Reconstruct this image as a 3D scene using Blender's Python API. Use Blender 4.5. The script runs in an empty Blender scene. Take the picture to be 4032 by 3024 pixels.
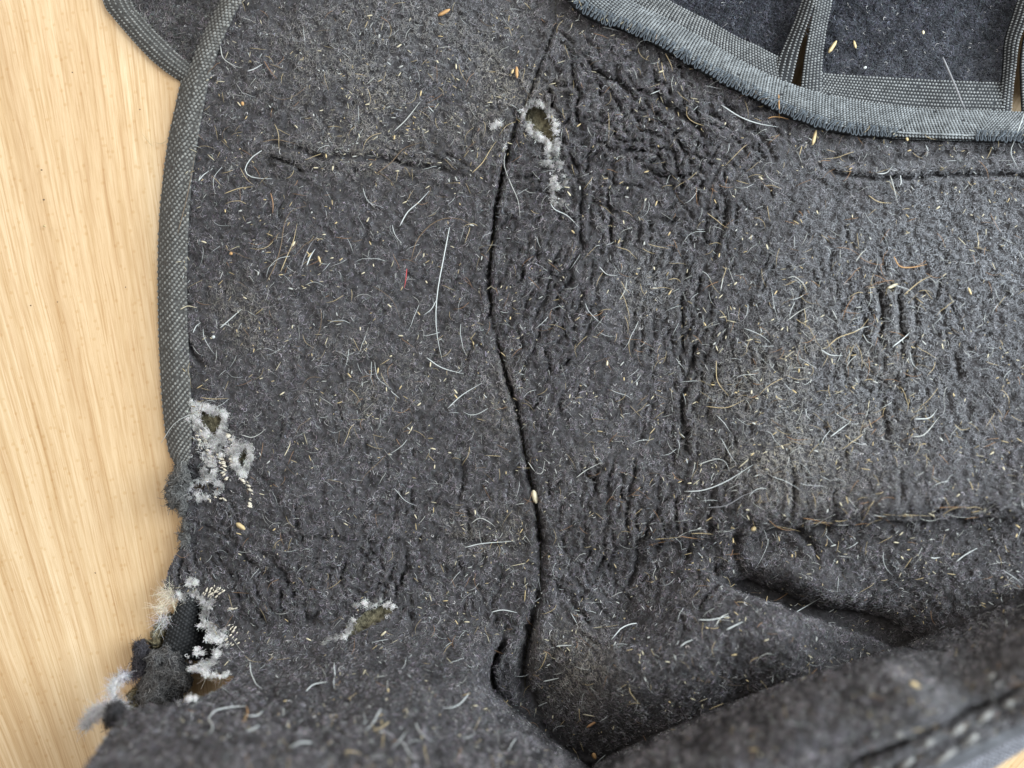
import bpy, math, random
import numpy as np
from mathutils import Matrix, Vector

rng = np.random.default_rng(7)
random.seed(7)
SC = bpy.context.scene
COL = SC.collection

# ------------------------------------------------------------------ camera, world, lamps, exposure
H = 0.1971                        # camera height above the table top (m)
PXM = 0.256 / 4032.0              # metres on the table per photograph pixel
cam_d = bpy.data.cameras.new('camera')
cam = bpy.data.objects.new('camera', cam_d); COL.objects.link(cam)
cam.location = (0, 0, H)
cam_d.sensor_width = 36.0
cam_d.lens = 18.0 / math.tan(math.radians(33.0))
cam_d.clip_start = 0.005; cam_d.clip_end = 20
cam_d.dof.use_dof = True
cam_d.dof.focus_distance = H - 0.008
cam_d.dof.aperture_fstop = 6.0
SC.camera = cam

w = bpy.data.worlds.new('World'); SC.world = w; w.use_nodes = True
bg = w.node_tree.nodes['Background']
bg.inputs[0].default_value = (0.97, 0.98, 1.0, 1); bg.inputs[1].default_value = 0.62

def area(name, loc, target, size, energy, color):
    d = bpy.data.lights.new(name, 'AREA'); d.shape = 'RECTANGLE'; d.size, d.size_y = size
    d.energy = energy; d.color = color
    o = bpy.data.objects.new(name, d); COL.objects.link(o); o.location = loc
    o.rotation_euler = (Vector(target) - Vector(loc)).to_track_quat('-Z', 'Y').to_euler()
    return o
area('window_light', (0.40, 0.13, 0.36), (0.06, 0.0, 0.0), (0.30, 0.42), 7.0, (0.86, 0.94, 1.0))
area('room_light', (-0.5, 0.35, 0.75), (0, 0, 0), (0.6, 0.6), 3.6, (1.0, 0.93, 0.84))

SC.view_settings.view_transform = 'Standard'; SC.view_settings.look = 'None'
SC.view_settings.exposure = 0.0; SC.view_settings.gamma = 1.0
SC.render.engine = 'CYCLES'
SC.cycles_curves.shape = 'RIBBONS'
SC.cycles.max_bounces = 5

# ------------------------------------------------------------------ helpers
def P(px, py, z):                 # photograph pixel at height z (m) above the table -> world
    px = np.asarray(px, float); py = np.asarray(py, float); z = np.asarray(z, float)
    k = (H - z) / H
    return np.stack(np.broadcast_arrays((px - 2016) * PXM * k, (1512 - py) * PXM * k, z), -1)

def tag(o, label=None, cat=None, group=None, kind=None):
    if label: o['label'] = label
    if cat: o['category'] = cat
    if group: o['group'] = group
    if kind: o['kind'] = kind
    return o

def mesh_np(name, verts, quads=None, tris=None, smooth=True):
    me = bpy.data.meshes.new(name)
    verts = np.asarray(verts, np.float32)
    nq = 0 if quads is None else len(quads); nt = 0 if tris is None else len(tris)
    idx = []
    if nq: idx.append(np.asarray(quads).ravel())
    if nt: idx.append(np.asarray(tris).ravel())
    idx = np.concatenate(idx).astype(np.int32)
    me.vertices.add(len(verts)); me.vertices.foreach_set('co', verts.ravel())
    me.loops.add(len(idx)); me.loops.foreach_set('vertex_index', idx)
    me.polygons.add(nq + nt)
    st = np.concatenate([np.arange(nq) * 4, nq * 4 + np.arange(nt) * 3]).astype(np.int32)
    me.polygons.foreach_set('loop_start', st)
    me.update(calc_edges=True); me.validate()
    me.polygons.foreach_set('use_smooth', np.full(nq + nt, smooth))
    me.update()
    return me

def obj(name, data, mat=None, parent=None, **kw):
    o = bpy.data.objects.new(name, data); COL.objects.link(o)
    if mat is not None and data is not None and len(data.materials) == 0: data.materials.append(mat)
    if parent is not None: o.parent = parent
    return tag(o, **kw)

def catmull(pts, n):
    p = np.asarray(pts, float)
    if len(p) < 3:
        t = np.linspace(0, 1, n)[:, None]; return p[0] * (1 - t) + p[-1] * t
    q = np.vstack([2 * p[0] - p[1], p, 2 * p[-1] - p[-2]])
    out = []
    for i in range(len(p) - 1):
        a, b, c, d = q[i:i + 4]; t = np.linspace(0, 1, 16, endpoint=False)[:, None]
        out.append(.5 * (2 * b + (c - a) * t + (2 * a - 5 * b + 4 * c - d) * t ** 2 + (3 * b - a - 3 * c + d) * t ** 3))
    out = np.vstack(out + [p[-1:]])
    s = np.concatenate([[0], np.cumsum(np.linalg.norm(np.diff(out, axis=0), axis=1))])
    u = np.linspace(0, s[-1], n)
    return np.stack([np.interp(u, s, out[:, k]) for k in range(out.shape[1])], -1)

def plen(pts):
    p = np.asarray(pts, float); return np.linalg.norm(np.diff(p, axis=0), axis=1).sum()

def lattice(seed, n=64):
    return np.random.default_rng(seed).random((n, n))
def vnoise(x, y, scale, seed, oct=1):
    v = 0; a = 1; tot = 0
    for o in range(oct):
        L = lattice(seed + o * 17); n = L.shape[0]
        u = np.asarray(x) / scale; w_ = np.asarray(y) / scale
        iu = np.floor(u).astype(int); iw = np.floor(w_).astype(int); fu = u - iu; fw = w_ - iw
        fu = fu * fu * (3 - 2 * fu); fw = fw * fw * (3 - 2 * fw)
        g = lambda a_, b_: L[a_ % n, b_ % n]
        r = (g(iu, iw) * (1 - fu) + g(iu + 1, iw) * fu) * (1 - fw) + (g(iu, iw + 1) * (1 - fu) + g(iu + 1, iw + 1) * fu) * fw
        v = v + a * r; tot += a; a *= .5; scale *= .5
    return v / tot                                     # 0..1

def inside(X, Y, poly):
    p = np.asarray(poly, float); r = np.zeros(np.broadcast(X, Y).shape, bool)
    x1, y1 = p[:, 0], p[:, 1]; x2, y2 = np.roll(x1, -1), np.roll(y1, -1)
    for a, b, c, d in zip(x1, y1, x2, y2):
        if b == d: continue
        r ^= ((b > Y) != (d > Y)) & (X < (c - a) * (Y - b) / (d - b) + a)
    return r

def sdist(X, Y, poly):            # distance to polyline and the side (left +)
    p = np.asarray(poly, float); D = np.full(np.shape(X), 1e9); S = np.zeros(np.shape(X)); T = np.zeros(np.shape(X))
    tot = plen(p); acc = 0
    for (ax, ay), (bx, by) in zip(p[:-1], p[1:]):
        dx, dy = bx - ax, by - ay; l2 = dx * dx + dy * dy
        if l2 == 0: continue
        t = np.clip(((X - ax) * dx + (Y - ay) * dy) / l2, 0, 1)
        d = np.hypot(X - ax - t * dx, Y - ay - t * dy); m = d < D
        D = np.where(m, d, D); S = np.where(m, np.sign((X - ax) * dy - (Y - ay) * dx), S)
        T = np.where(m, (acc + t * math.sqrt(l2)) / tot, T); acc += math.sqrt(l2)
    return D, S, T

# ------------------------------------------------------------------ materials
def mat(name):
    m = bpy.data.materials.new(name); m.use_nodes = True
    return m, m.node_tree.nodes, m.node_tree.links, m.node_tree.nodes['Principled BSDF']

def fabric(name, col, var=.35, scale=900, bump=.00012, rough=.95, sheen=.0, detail=4):
    m, N, L, b = mat(name)
    tc = N.new('ShaderNodeTexCoord'); no = N.new('ShaderNodeTexNoise')
    no.inputs['Scale'].default_value = scale; no.inputs['Detail'].default_value = detail
    L.new(tc.outputs['Object'], no.inputs['Vector'])
    cr = N.new('ShaderNodeValToRGB'); cr.color_ramp.elements[0].position = .3; cr.color_ramp.elements[1].position = .72
    cr.color_ramp.elements[0].color = (*[c * (1 - var) for c in col], 1)
    cr.color_ramp.elements[1].color = (*[min(1, c * (1 + var)) for c in col], 1)
    L.new(no.outputs['Fac'], cr.inputs['Fac']); L.new(cr.outputs['Color'], b.inputs['Base Color'])
    bp = N.new('ShaderNodeBump'); bp.inputs['Distance'].default_value = bump; bp.inputs['Strength'].default_value = .8
    L.new(no.outputs['Fac'], bp.inputs['Height']); L.new(bp.outputs['Normal'], b.inputs['Normal'])
    b.inputs['Roughness'].default_value = rough; b.inputs['Specular IOR Level'].default_value = .2
    if sheen: b.inputs['Sheen Weight'].default_value = sheen; b.inputs['Sheen Roughness'].default_value = .5
    return m

def tinted(name, rough=.7, spec=.25, mult=(1, 1, 1), noise=0):   # colour comes from the per-strand / per-point dye attribute
    m, N, L, b = mat(name)
    a = N.new('ShaderNodeAttribute'); a.attribute_name = 'tint'
    L.new(a.outputs['Color'], b.inputs['Base Color'])
    b.inputs['Roughness'].default_value = rough; b.inputs['Specular IOR Level'].default_value = spec
    return m

def plain(name, col, rough=.6, spec=.3, scale=2500, var=.2):
    return fabric(name, col, var=var, scale=scale, bump=.00002, rough=rough)

M = {}
M['fleece'] = fabric('fleece_ground_cloth', (.05, .048, .05), var=.45, scale=700, bump=.0003)
M['fleece_back'] = fabric('navy_fleece_ground_cloth', (.018, .019, .024), var=.5, scale=700, bump=.0003)
M['pile'] = tinted('fleece_fibres', rough=.85, spec=.15)
M['chaff'] = tinted('chaff_and_hair', rough=.55, spec=.35)
M['yarn_white'] = fabric('white_backing_yarn', (.68, .66, .63), var=.3, scale=2600, bump=.00025)
M['binding'] = fabric('grey_twill_ground', (.075, .075, .072), var=.4, scale=1500)
M['twill'] = fabric('grey_twill_yarn', (.19, .19, .178), var=.45, scale=700)
M['tape'] = fabric('tape_ground', (.028, .030, .032), var=.4, scale=1500)
M['tape_yarn'] = fabric('tape_yarn', (.215, .23, .235), var=.3, scale=500, rough=.7)
M['web_yarn'] = fabric('webbing_yarn', (.235, .245, .245), var=.3, scale=500, rough=.65)
M['loop'] = fabric('overlock_thread', (.085, .10, .115), var=.3, scale=900, rough=.75)
M['inner'] = fabric('inner_webbing_black', (.020, .021, .022), var=.4, scale=900)
M['inner_yarn'] = fabric('inner_webbing_yarn', (.036, .037, .038), var=.4, scale=900)
M['hem'] = fabric('hem_tape', (.10, .105, .115), var=.35, scale=300)
M['hem_yarn'] = fabric('hem_tape_yarn', (.24, .25, .28), var=.3, scale=400)

def foam_mat():
    m, N, L, b = mat('olive_foam')
    tc = N.new('ShaderNodeTexCoord'); v = N.new('ShaderNodeTexVoronoi'); v.inputs['Scale'].default_value = 2600
    L.new(tc.outputs['Object'], v.inputs['Vector'])
    n2 = N.new('ShaderNodeTexNoise'); n2.inputs['Scale'].default_value = 900; n2.inputs['Detail'].default_value = 5
    L.new(tc.outputs['Object'], n2.inputs['Vector'])
    cr = N.new('ShaderNodeValToRGB'); e = cr.color_ramp.elements
    e[0].position = .32; e[0].color = (.03, .026, .014, 1); e[1].position = .68; e[1].color = (.22, .198, .125, 1)
    L.new(n2.outputs['Fac'], cr.inputs['Fac']); L.new(cr.outputs['Color'], b.inputs['Base Color'])
    bp = N.new('ShaderNodeBump'); bp.inputs['Distance'].default_value = .0003
    L.new(v.outputs['Distance'], bp.inputs['Height']); L.new(bp.outputs['Normal'], b.inputs['Normal'])
    b.inputs['Roughness'].default_value = .9
    return m
M['foam'] = foam_mat()

def wood_mat():
    m, N, L, b = mat('ash_laminate')
    tc = N.new('ShaderNodeTexCoord'); sp = N.new('ShaderNodeSeparateXYZ'); L.new(tc.outputs['Object'], sp.inputs[0])
    def math_(op, a, c=None):
        n = N.new('ShaderNodeMath'); n.operation = op
        for i, v in enumerate((a, c)):
            if v is None: continue
            if isinstance(v, (int, float)): n.inputs[i].default_value = v
            else: L.new(v, n.inputs[i])
        return n.outputs[0]
    # the grain fans out slowly along the board: u is constant along one growth line
    xv, yv = (1268 - 2016) * PXM, (1512 - 6038) * PXM
    den = math_('SUBTRACT', sp.outputs['Y'], yv)
    u = math_('DIVIDE', math_('SUBTRACT', sp.outputs['X'], xv), den)
    wob = N.new('ShaderNodeTexNoise'); wob.inputs['Scale'].default_value = 15; wob.inputs['Detail'].default_value = 2
    L.new(tc.outputs['Object'], wob.inputs['Vector'])
    u = math_('ADD', u, math_('MULTIPLY', math_('SUBTRACT', wob.outputs['Fac'], .5), .009))
    def streak(su, sv, det, seed, rough=.6):
        c = N.new('ShaderNodeCombineXYZ')
        L.new(math_('MULTIPLY', u, su), c.inputs[0]); L.new(math_('MULTIPLY', sp.outputs['Y'], sv), c.inputs[1]); c.inputs[2].default_value = seed
        n = N.new('ShaderNodeTexNoise'); n.inputs['Scale'].default_value = 1; n.inputs['Detail'].default_value = det
        n.inputs['Roughness'].default_value = rough
        L.new(c.outputs[0], n.inputs['Vector']); return n.outputs['Fac']
    broad = streak(60, 3, 3, 1.3); mid = streak(210, 20, 3, 5.1); fine = streak(1100, 150, 2, 9.7); pore = streak(640, 30, 3, 3.3)
    def ramp(f, stops):
        r = N.new('ShaderNodeValToRGB'); r.color_ramp.elements[0].position = stops[0][0]; r.color_ramp.elements[0].color = (*stops[0][1], 1)
        r.color_ramp.elements[1].position = stops[-1][0]; r.color_ramp.elements[1].color = (*stops[-1][1], 1)
        for p_, c_ in stops[1:-1]:
            e = r.color_ramp.elements.new(p_); e.color = (*c_, 1)
        L.new(f, r.inputs['Fac']); return r.outputs['Color']
    base = ramp(broad, [(.30, (.53, .365, .20)), (.5, (.595, .43, .25)), (.70, (.67, .515, .325))])
    def mixc(kind, fac, a, c):
        n = N.new('ShaderNodeMix'); n.data_type = 'RGBA'; n.blend_type = kind
        if isinstance(fac, float): n.inputs[0].default_value = fac
        else: L.new(fac, n.inputs[0])
        for s, v in ((6, a), (7, c)):
            if isinstance(v, tuple): n.inputs[s].default_value = (*v, 1)
            else: L.new(v, n.inputs[s])
        return n.outputs[2]
    midc = ramp(mid, [(.32, (.86, .80, .70)), (.52, (1, 1, 1)), (.70, (1.06, 1.08, 1.12))])
    c1 = mixc('MULTIPLY', .85, base, midc)
    porec = ramp(pore, [(.55, (1, 1, 1)), (.59, (.80, .69, .55)), (.66, (.66, .51, .36))])
    c2 = mixc('MULTIPLY', .5, c1, porec)
    finec = ramp(fine, [(.35, (.90, .86, .80)), (.6, (1.03, 1.04, 1.05))])
    c3 = mixc('MULTIPLY', .9, c2, finec)
    sp2 = N.new('ShaderNodeTexVoronoi'); sp2.inputs['Scale'].default_value = 430; sp2.inputs['Randomness'].default_value = 1
    L.new(tc.outputs['Object'], sp2.inputs['Vector'])
    spc = ramp(sp2.outputs['Distance'], [(.14, (.90, .84, .74)), (.24, (1, 1, 1))])
    c4 = mixc('MULTIPLY', .8, c3, spc)
    L.new(c4, b.inputs['Base Color'])
    b.inputs['Roughness'].default_value = .5; b.inputs['Specular IOR Level'].default_value = .35
    bp = N.new('ShaderNodeBump'); bp.inputs['Distance'].default_value = .00006; bp.inputs['Strength'].default_value = .6
    L.new(math_('ADD', fine, math_('MULTIPLY', sp2.outputs['Distance'], .8)), bp.inputs['Height']); L.new(bp.outputs['Normal'], b.inputs['Normal'])
    return m
M['wood'] = wood_mat()

# ------------------------------------------------------------------ table top
v = []
for z in (0, -.02):
    for x, y in ((-.45, -.4), (.45, -.4), (.45, .4), (-.45, .4)): v.append((x, y, z))
q = [(0, 1, 2, 3), (7, 6, 5, 4), (0, 4, 5, 1), (1, 5, 6, 2), (2, 6, 7, 3), (3, 7, 4, 0)]
obj('table_top', mesh_np('table_top', v, q, smooth=False), M['wood'], label='pale ash wood laminate table top under the fabric', kind='structure')

# ------------------------------------------------------------------ the lining as a height field (mm over photograph pixels)
STEP = 5
GX = np.arange(240, 4420, STEP); GY = np.arange(-260, 3360, STEP)
X, Y = np.meshgrid(GX.astype(float), GY.astype(float))
mm = .001
ctrl = [  # px, py, mm
 (640, -200, 7), (640, 400, 5), (620, 1000, 5), (650, 1700, 5), (650, 2200, 5), (600, 2600, 6), (400, 3000, 8),
 (900, 0, 8), (900, 800, 8), (900, 1500, 8), (1000, 2000, 8.5), (1000, 2400, 9),
 (1400, -200, 9), (1400, 500, 8.5), (1400, 1200, 8.5), (1400, 1800, 8), (1500, 2300, 9), (1500, 2600, 10),
 (1800, 200, 9), (1800, 900, 8), (1780, 1500, 8), (1850, 2000, 8), (1850, 2450, 8),
 (2150, 50, 9), (2250, 300, 10.5), (2200, 800, 10), (2250, 1300, 10), (2300, 1800, 11), (2350, 2150, 11),
 (2550, 150, 11), (2600, 600, 11.5), (2650, 1000, 9.5), (2680, 1450, 8.5), (2640, 1850, 10), (2600, 2050, 13),
 (3000, 450, 11), (3100, 900, 13), (3050, 1300, 13), (3050, 1700, 15), (3000, 2020, 20),
 (3500, 500, 11), (3500, 900, 13), (3520, 1300, 13.5), (3450, 1750, 17), (3500, 2010, 24),
 (4000, 520, 11.5), (4000, 900, 14), (4000, 1400, 16), (4000, 1800, 20), (4000, 2000, 26), (4350, 1000, 16), (4350, 2000, 28),
 (3000, 2180, 17), (3500, 2230, 19), (4000, 2200, 22), (4350, 2250, 24), (3450, 2430, 11), (3800, 2440, 15),
 (2450, 2400, 9), (2800, 2450, 25), (3100, 2550, 27), (3350, 2610, 12), (2700, 2580, 27), (2400, 2580, 20), (2230, 2620, 13),
 (2600, 2800, 19), (2500, 2700, 24), (2800, 2670, 24), (2350, 2830, 12), (2280, 2950, 3), (2500, 2930, 8), (2900, 2730, 17), (2130, 2720, 4), (2030, 2650, 6), (2000, 2560, 7),
 (4350, 3200, 10), (3300, 3300, 6), (2500, 3300, 4), (1000, 3300, 10)]
c = np.array(ctrl, float); cx, cy, cz = c[:, 0] / 1000, c[:, 1] / 1000, c[:, 2]
def U(r2): return np.where(r2 > 0, .5 * r2 * np.log(np.maximum(r2, 1e-12)), 0)
n = len(c); A = np.zeros((n + 3, n + 3))
A[:n, :n] = U((cx[:, None] - cx) ** 2 + (cy[:, None] - cy) ** 2) + np.eye(n) * 1e-4
A[:n, n:] = np.stack([np.ones(n), cx, cy], -1); A[n:, :n] = A[:n, n:].T
sol = np.linalg.solve(A, np.concatenate([cz, np.zeros(3)]))
Z = sol[n] + sol[n + 1] * X / 1000 + sol[n + 2] * Y / 1000
for i in range(n): Z += sol[i] * U((X / 1000 - cx[i]) ** 2 + (Y / 1000 - cy[i]) ** 2)

def crease(poly, depth, width, asym=1.0, wob=10, sh=.28):
    """a valley along poly; asym<1 makes the left-hand flank (along the direction drawn) steeper"""
    global Z
    p = catmull(poly, max(6, int(plen(poly) / 40)))
    p = p + (np.stack([vnoise(p[:, 0], p[:, 1], 55, 91), vnoise(p[:, 0], p[:, 1], 55, 92)], -1) - .5) * wob * 2
    m = width * 3.2 * max(1, asym)
    i0, i1 = np.searchsorted(GY, [p[:, 1].min() - m, p[:, 1].max() + m]); j0, j1 = np.searchsorted(GX, [p[:, 0].min() - m, p[:, 0].max() + m])
    if i1 <= i0 or j1 <= j0: return
    s = np.s_[i0:i1, j0:j1]
    D, S, T = sdist(X[s], Y[s], p)
    wd = np.where(S > 0, width * asym, width)
    fade = np.clip(np.minimum(T, 1 - T) * 5 + .25, 0, 1) * (.7 + .6 * vnoise(X[s], Y[s], 90, 33))
    Z[s] -= depth * fade * (np.exp(-(D / wd) ** 2) - sh * np.exp(-((D - 1.9 * wd) / (1.1 * wd)) ** 2))

# the seam between the two panels
SEAM = [(2200, -260), (2185, 100), (2110, 300), (2070, 420), (2010, 560), (1965, 760), (1932, 1000), (1930, 1150), (1945, 1290), (1985, 1450), (2035, 1620), (2080, 1850),
        (2110, 1990), (2130, 2130), (2125, 2300), (2105, 2420), (2080, 2520), (2062, 2620), (2070, 2720), (2105, 2800), (2180, 2885), (2260, 2960), (2350, 3040), (2480, 3180), (2560, 3360)]
seam = np.array(SEAM, float)
crease(SEAM[1:4], 1.6, 11, .8, wob=5); crease(SEAM[3:9], 3.4, 12, .9, wob=4); crease(SEAM[8:14], 2.6, 13, 1.1, wob=5); crease(SEAM[12:18], 2.2, 18, 1.2, wob=5); crease(SEAM[15:20], 4, 30)
crease(SEAM[3:14], .9, 45, 1.6, wob=5, sh=.1)
for p_, d_, w_ in [
 ([(1070, 565), (1200, 600), (1280, 625), (1400, 618), (1550, 640), (1700, 665), (1810, 690)], 1.5, 22),
 ([(2310, 225), (2350, 290), (2430, 330), (2510, 400)], 2.6, 17), ([(2250, 235), (2255, 330), (2285, 370), (2265, 450), (2295, 510)], 2.4, 15),
 ([(2170, 330), (2215, 345), (2265, 335)], 2.2, 15), ([(2165, 345), (2180, 390), (2165, 430)], 2, 13), ([(2225, 560), (2262, 640), (2292, 740), (2290, 850), (2300, 1000)], 1.5, 13),
 ([(2030, 450), (2020, 520), (2040, 580)], 1.6, 15), ([(2410, 990), (2405, 880), (2395, 780), (2420, 700)], 1.5, 15), ([(2350, 560), (2450, 600), (2540, 590)], 1.4, 16),
 ([(2560, 300), (2620, 400), (2720, 470), (2800, 560)], 1.4, 22), ([(2450, 500), (2560, 520), (2640, 560)], 1.2, 16), ([(2500, 640), (2600, 700), (2740, 690)], 1.2, 17),
 ([(2640, 590), (2680, 680), (2700, 760)], 1.3, 15), ([(2480, 420), (2520, 480), (2600, 480)], 1.1, 15), ([(2300, 470), (2400, 500), (2430, 540)], 1.2, 14),
 ([(2040, 1590), (2060, 1450), (2110, 1350), (2150, 1200), (2190, 1090), (2240, 990)], 1.2, 12), ([(2090, 1290), (2130, 1200), (2170, 1080), (2210, 990)], 1.6, 14),
 ([(2060, 1270), (2080, 1180), (2140, 1060)], 1.2, 14), ([(2250, 1060), (2270, 980), (2300, 900)], 1.4, 14), ([(2130, 1400), (2200, 1330), (2260, 1300)], .9, 14),
 ([(2860, 770), (2850, 870), (2825, 980), (2800, 1050)], 1.7, 18), ([(2700, 1140), (2685, 1280), (2705, 1400)], 2.0, 17), ([(2745, 1340), (2720, 1440), (2690, 1500)], 2.0, 17),
 ([(2800, 990), (2760, 1080), (2740, 1180)], 1.2, 17), ([(2700, 1500), (2680, 1640), (2700, 1760), (2720, 1800)], 2.0, 18), ([(2500, 1830), (2480, 1960), (2470, 2110)], 1.8, 18),
 ([(2400, 1900), (2390, 2010), (2360, 2120)], 1.0, 17), ([(2560, 2050), (2520, 2150), (2500, 2260), (2460, 2330)], 2.2, 20), ([(2800, 1900), (2800, 2050), (2790, 2130)], 1.3, 18),
 ([(3460, 1130), (3470, 1260), (3480, 1370)], 2.0, 20), ([(3540, 1150), (3545, 1270), (3555, 1390)], 2.0, 19), ([(3400, 1230), (3410, 1330)], 1.2, 19), ([(3320, 1420), (3340, 1530)], 1.2, 17),
 ([(3480, 1500), (3480, 1640), (3500, 1760)], 1.1, 20), ([(3760, 1380), (3790, 1500)], 1.2, 20), ([(3120, 1820), (3130, 1940), (3120, 2040)], 1.3, 17), ([(3540, 1850), (3550, 1980)], 1.2, 16),
 ([(2850, 780), (2830, 720)], 1.2, 14), ([(2180, 2280), (2260, 2380), (2330, 2480)], 1.4, 17), ([(2260, 2260), (2330, 2360), (2420, 2440)], 1.3, 17),
 ([(3190, 600), (3300, 625), (3450, 640), (3700, 610), (4100, 600)], .9, 26), ([(3200, 640), (3330, 690), (3600, 700), (3900, 690), (4150, 715)], 1.7, 20),
 ([(2960, 470), (3010, 560), (3060, 640)], 1.1, 17), ([(2840, 380), (2900, 460), (2960, 500)], 1.0, 20),
 ([(1100, 2110), (1300, 2120), (1550, 2135), (1800, 2130), (2060, 2160)], 1.0, 20), ([(740, 2050), (860, 2100), (960, 2180), (1060, 2280)], 1.5, 18), ([(1000, 2150), (1120, 2260), (1180, 2380)], 1.3, 20),
 ([(820, 1450), (760, 1380), (720, 1290)], 1.4, 20), ([(1820, 1790), (1830, 1890), (1800, 2000)], 1.2, 16), ([(1600, 2160), (1590, 2260), (1540, 2340)], 1.5, 17), ([(1440, 2180), (1420, 2280)], 1.0, 17),
 ([(1180, 2420), (1300, 2500), (1420, 2520), (1600, 2500)], 1.3, 24), ([(960, 2330), (1020, 2420), (1060, 2520)], 1.4, 19), ([(1150, 1990), (1170, 2080)], 1.0, 15), ([(1020, 1860), (1080, 1930), (1120, 2030)], 1.1, 17),
 ([(1990, 2530), (1945, 2590), (1932, 2660), (1945, 2740)], 4.0, 20)]:
    crease(p_, d_ * 1.0, w_ * .68)
# horizontal fold where hair gathers, and the deep black fold under it
crease([(2480, 2150), (2700, 2120), (2900, 2090), (3200, 2060), (3600, 2040), (4100, 2010), (4400, 2000)], 2.3, 22, 1.5, wob=14)
crease([(2900, 2075), (2890, 2180), (2930, 2270)], 2.2, 22); crease([(3140, 2060), (3180, 2130), (3230, 2170)], 1.8, 18)
crease([(2830, 2275), (2900, 2310), (3000, 2345), (3130, 2390), (3260, 2440), (3400, 2480), (3550, 2540), (3650, 2560)], 24, 15, 4.2, wob=6, sh=0)
crease([(2900, 2300), (2960, 2310), (3040, 2340)], 4, 22, 1)
rc = np.random.default_rng(55)
def cracks(n_, cx_, cy_, sx, sy, a0, asd, lmin, lmax, dmin, dmax):
    for _ in range(n_):
        x, y = rc.normal(cx_, sx), rc.normal(cy_, sy); a = math.radians(rc.normal(a0, asd)); L_ = rc.uniform(lmin, lmax); b = rc.normal(0, .25)
        d = np.array([math.cos(a), math.sin(a)]); nr = np.array([-d[1], d[0]]); t = np.linspace(-.5, .5, 4)[:, None]
        crease(np.array([[x, y]]) + d * t * L_ + nr * b * L_ * (.25 - t ** 2), rc.uniform(dmin, dmax) * .62, rc.uniform(6.5, 9.5), wob=9)
cracks(120, 2420, 480, 190, 200, 65, 50, 30, 110, .8, 2.2); cracks(110, 2750, 560, 210, 170, 25, 40, 30, 120, .7, 1.8)
cracks(120, 2740, 1330, 140, 330, 95, 18, 40, 150, .8, 2.0); cracks(80, 2170, 1130, 110, 240, 112, 20, 40, 150, .8, 2.0); cracks(60, 2420, 900, 200, 200, 100, 30, 30, 110, .6, 1.5)
cracks(70, 2500, 2080, 180, 150, 98, 24, 40, 140, .8, 2.2); cracks(60, 3480, 1330, 160, 220, 92, 15, 40, 120, .8, 2.0); cracks(40, 3100, 1900, 300, 110, 92, 14, 40, 110, .6, 1.5)
cracks(110, 1250, 2320, 320, 130, 60, 35, 30, 130, .8, 2.0); cracks(60, 1750, 2150, 170, 240, 95, 25, 30, 120, .6, 1.6); cracks(30, 850, 2080, 80, 130, 50, 35, 40, 120, .8, 1.8)
cracks(70, 1300, 1150, 350, 500, 90, 60, 30, 90, .4, 1.0); cracks(34, 2250, 2330, 100, 100, 50, 20, 40, 130, .8, 1.8); cracks(24, 1450, 625, 280, 26, 8, 15, 40, 130, .8, 1.6)
def vor_edge(x, y, cell, seed):
    u, v_ = x / cell, y / cell; iu, iv = np.floor(u).astype(int), np.floor(v_).astype(int); f1 = np.full(u.shape, 9.); f2 = np.full(u.shape, 9.); Lx, Ly = lattice(seed), lattice(seed + 1)
    for a in (-1, 0, 1):
        for b in (-1, 0, 1):
            d = np.hypot(iu + a + Lx[(iu + a) % 64, (iv + b) % 64] - u, iv + b + Ly[(iu + a) % 64, (iv + b) % 64] - v_)
            f2 = np.where(d < f1, f1, np.minimum(f2, d)); f1 = np.minimum(f1, d)
    return f2 - f1
# fine wrinkling, stronger where the cloth is crumpled
def bump_mask(x, y, r): return np.exp(-((X - x) ** 2 + (Y - y) ** 2) / r ** 2)
wr = .24 + .62 * bump_mask(2400, 500, 430) + .6 * bump_mask(2750, 1350, 380) + .7 * bump_mask(2500, 2150, 380) + .8 * bump_mask(1250, 2330, 430) + .5 * bump_mask(3500, 1300, 300) + .5 * bump_mask(2200, 1200, 350) + .6 * bump_mask(850, 2050, 250)
wx_ = X + 45 * (vnoise(X, Y, 70, 5) - .5); wy_ = Y + 45 * (vnoise(X, Y, 70, 6) - .5)
Z -= wr * .75 * np.exp(-(vor_edge(wx_, wy_ * .6, 46, 11) / .11) ** 2) * np.clip(vnoise(X, Y, 150, 21) * 2.4 - .7, 0, 1)
Z -= wr * .5 * np.exp(-(vor_edge(wx_ * .9 + wy_ * .3, wy_ * .75, 30, 13) / .14) ** 2) * np.clip(vnoise(X, Y, 130, 23) * 2.4 - .8, 0, 1)
# the ledge: the cloth drops away below the horizontal fold
yl = np.interp(X, [2300, 2700, 2900, 3200, 3600, 4100, 4420], [2150, 2125, 2092, 2062, 2042, 2012, 2000]) + 14 * (vnoise(X, Y * 0, 90, 24) - .5)
dl = Y - yl; ml = np.clip((X - 2300) / 350, 0, 1)
Z += ml * np.where(dl < 0, 1.6 * np.exp(-(dl / 120) ** 2), 1.6 - 8.2 * (1 - np.exp(-dl / 20)) * np.exp(-np.maximum(dl, 0) / 330))
Z += 1.6 * (vnoise(X, Y, 420, 40, 2) - .5) + .9 * (vnoise(X, Y, 110, 41, 2) - .5)
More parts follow.
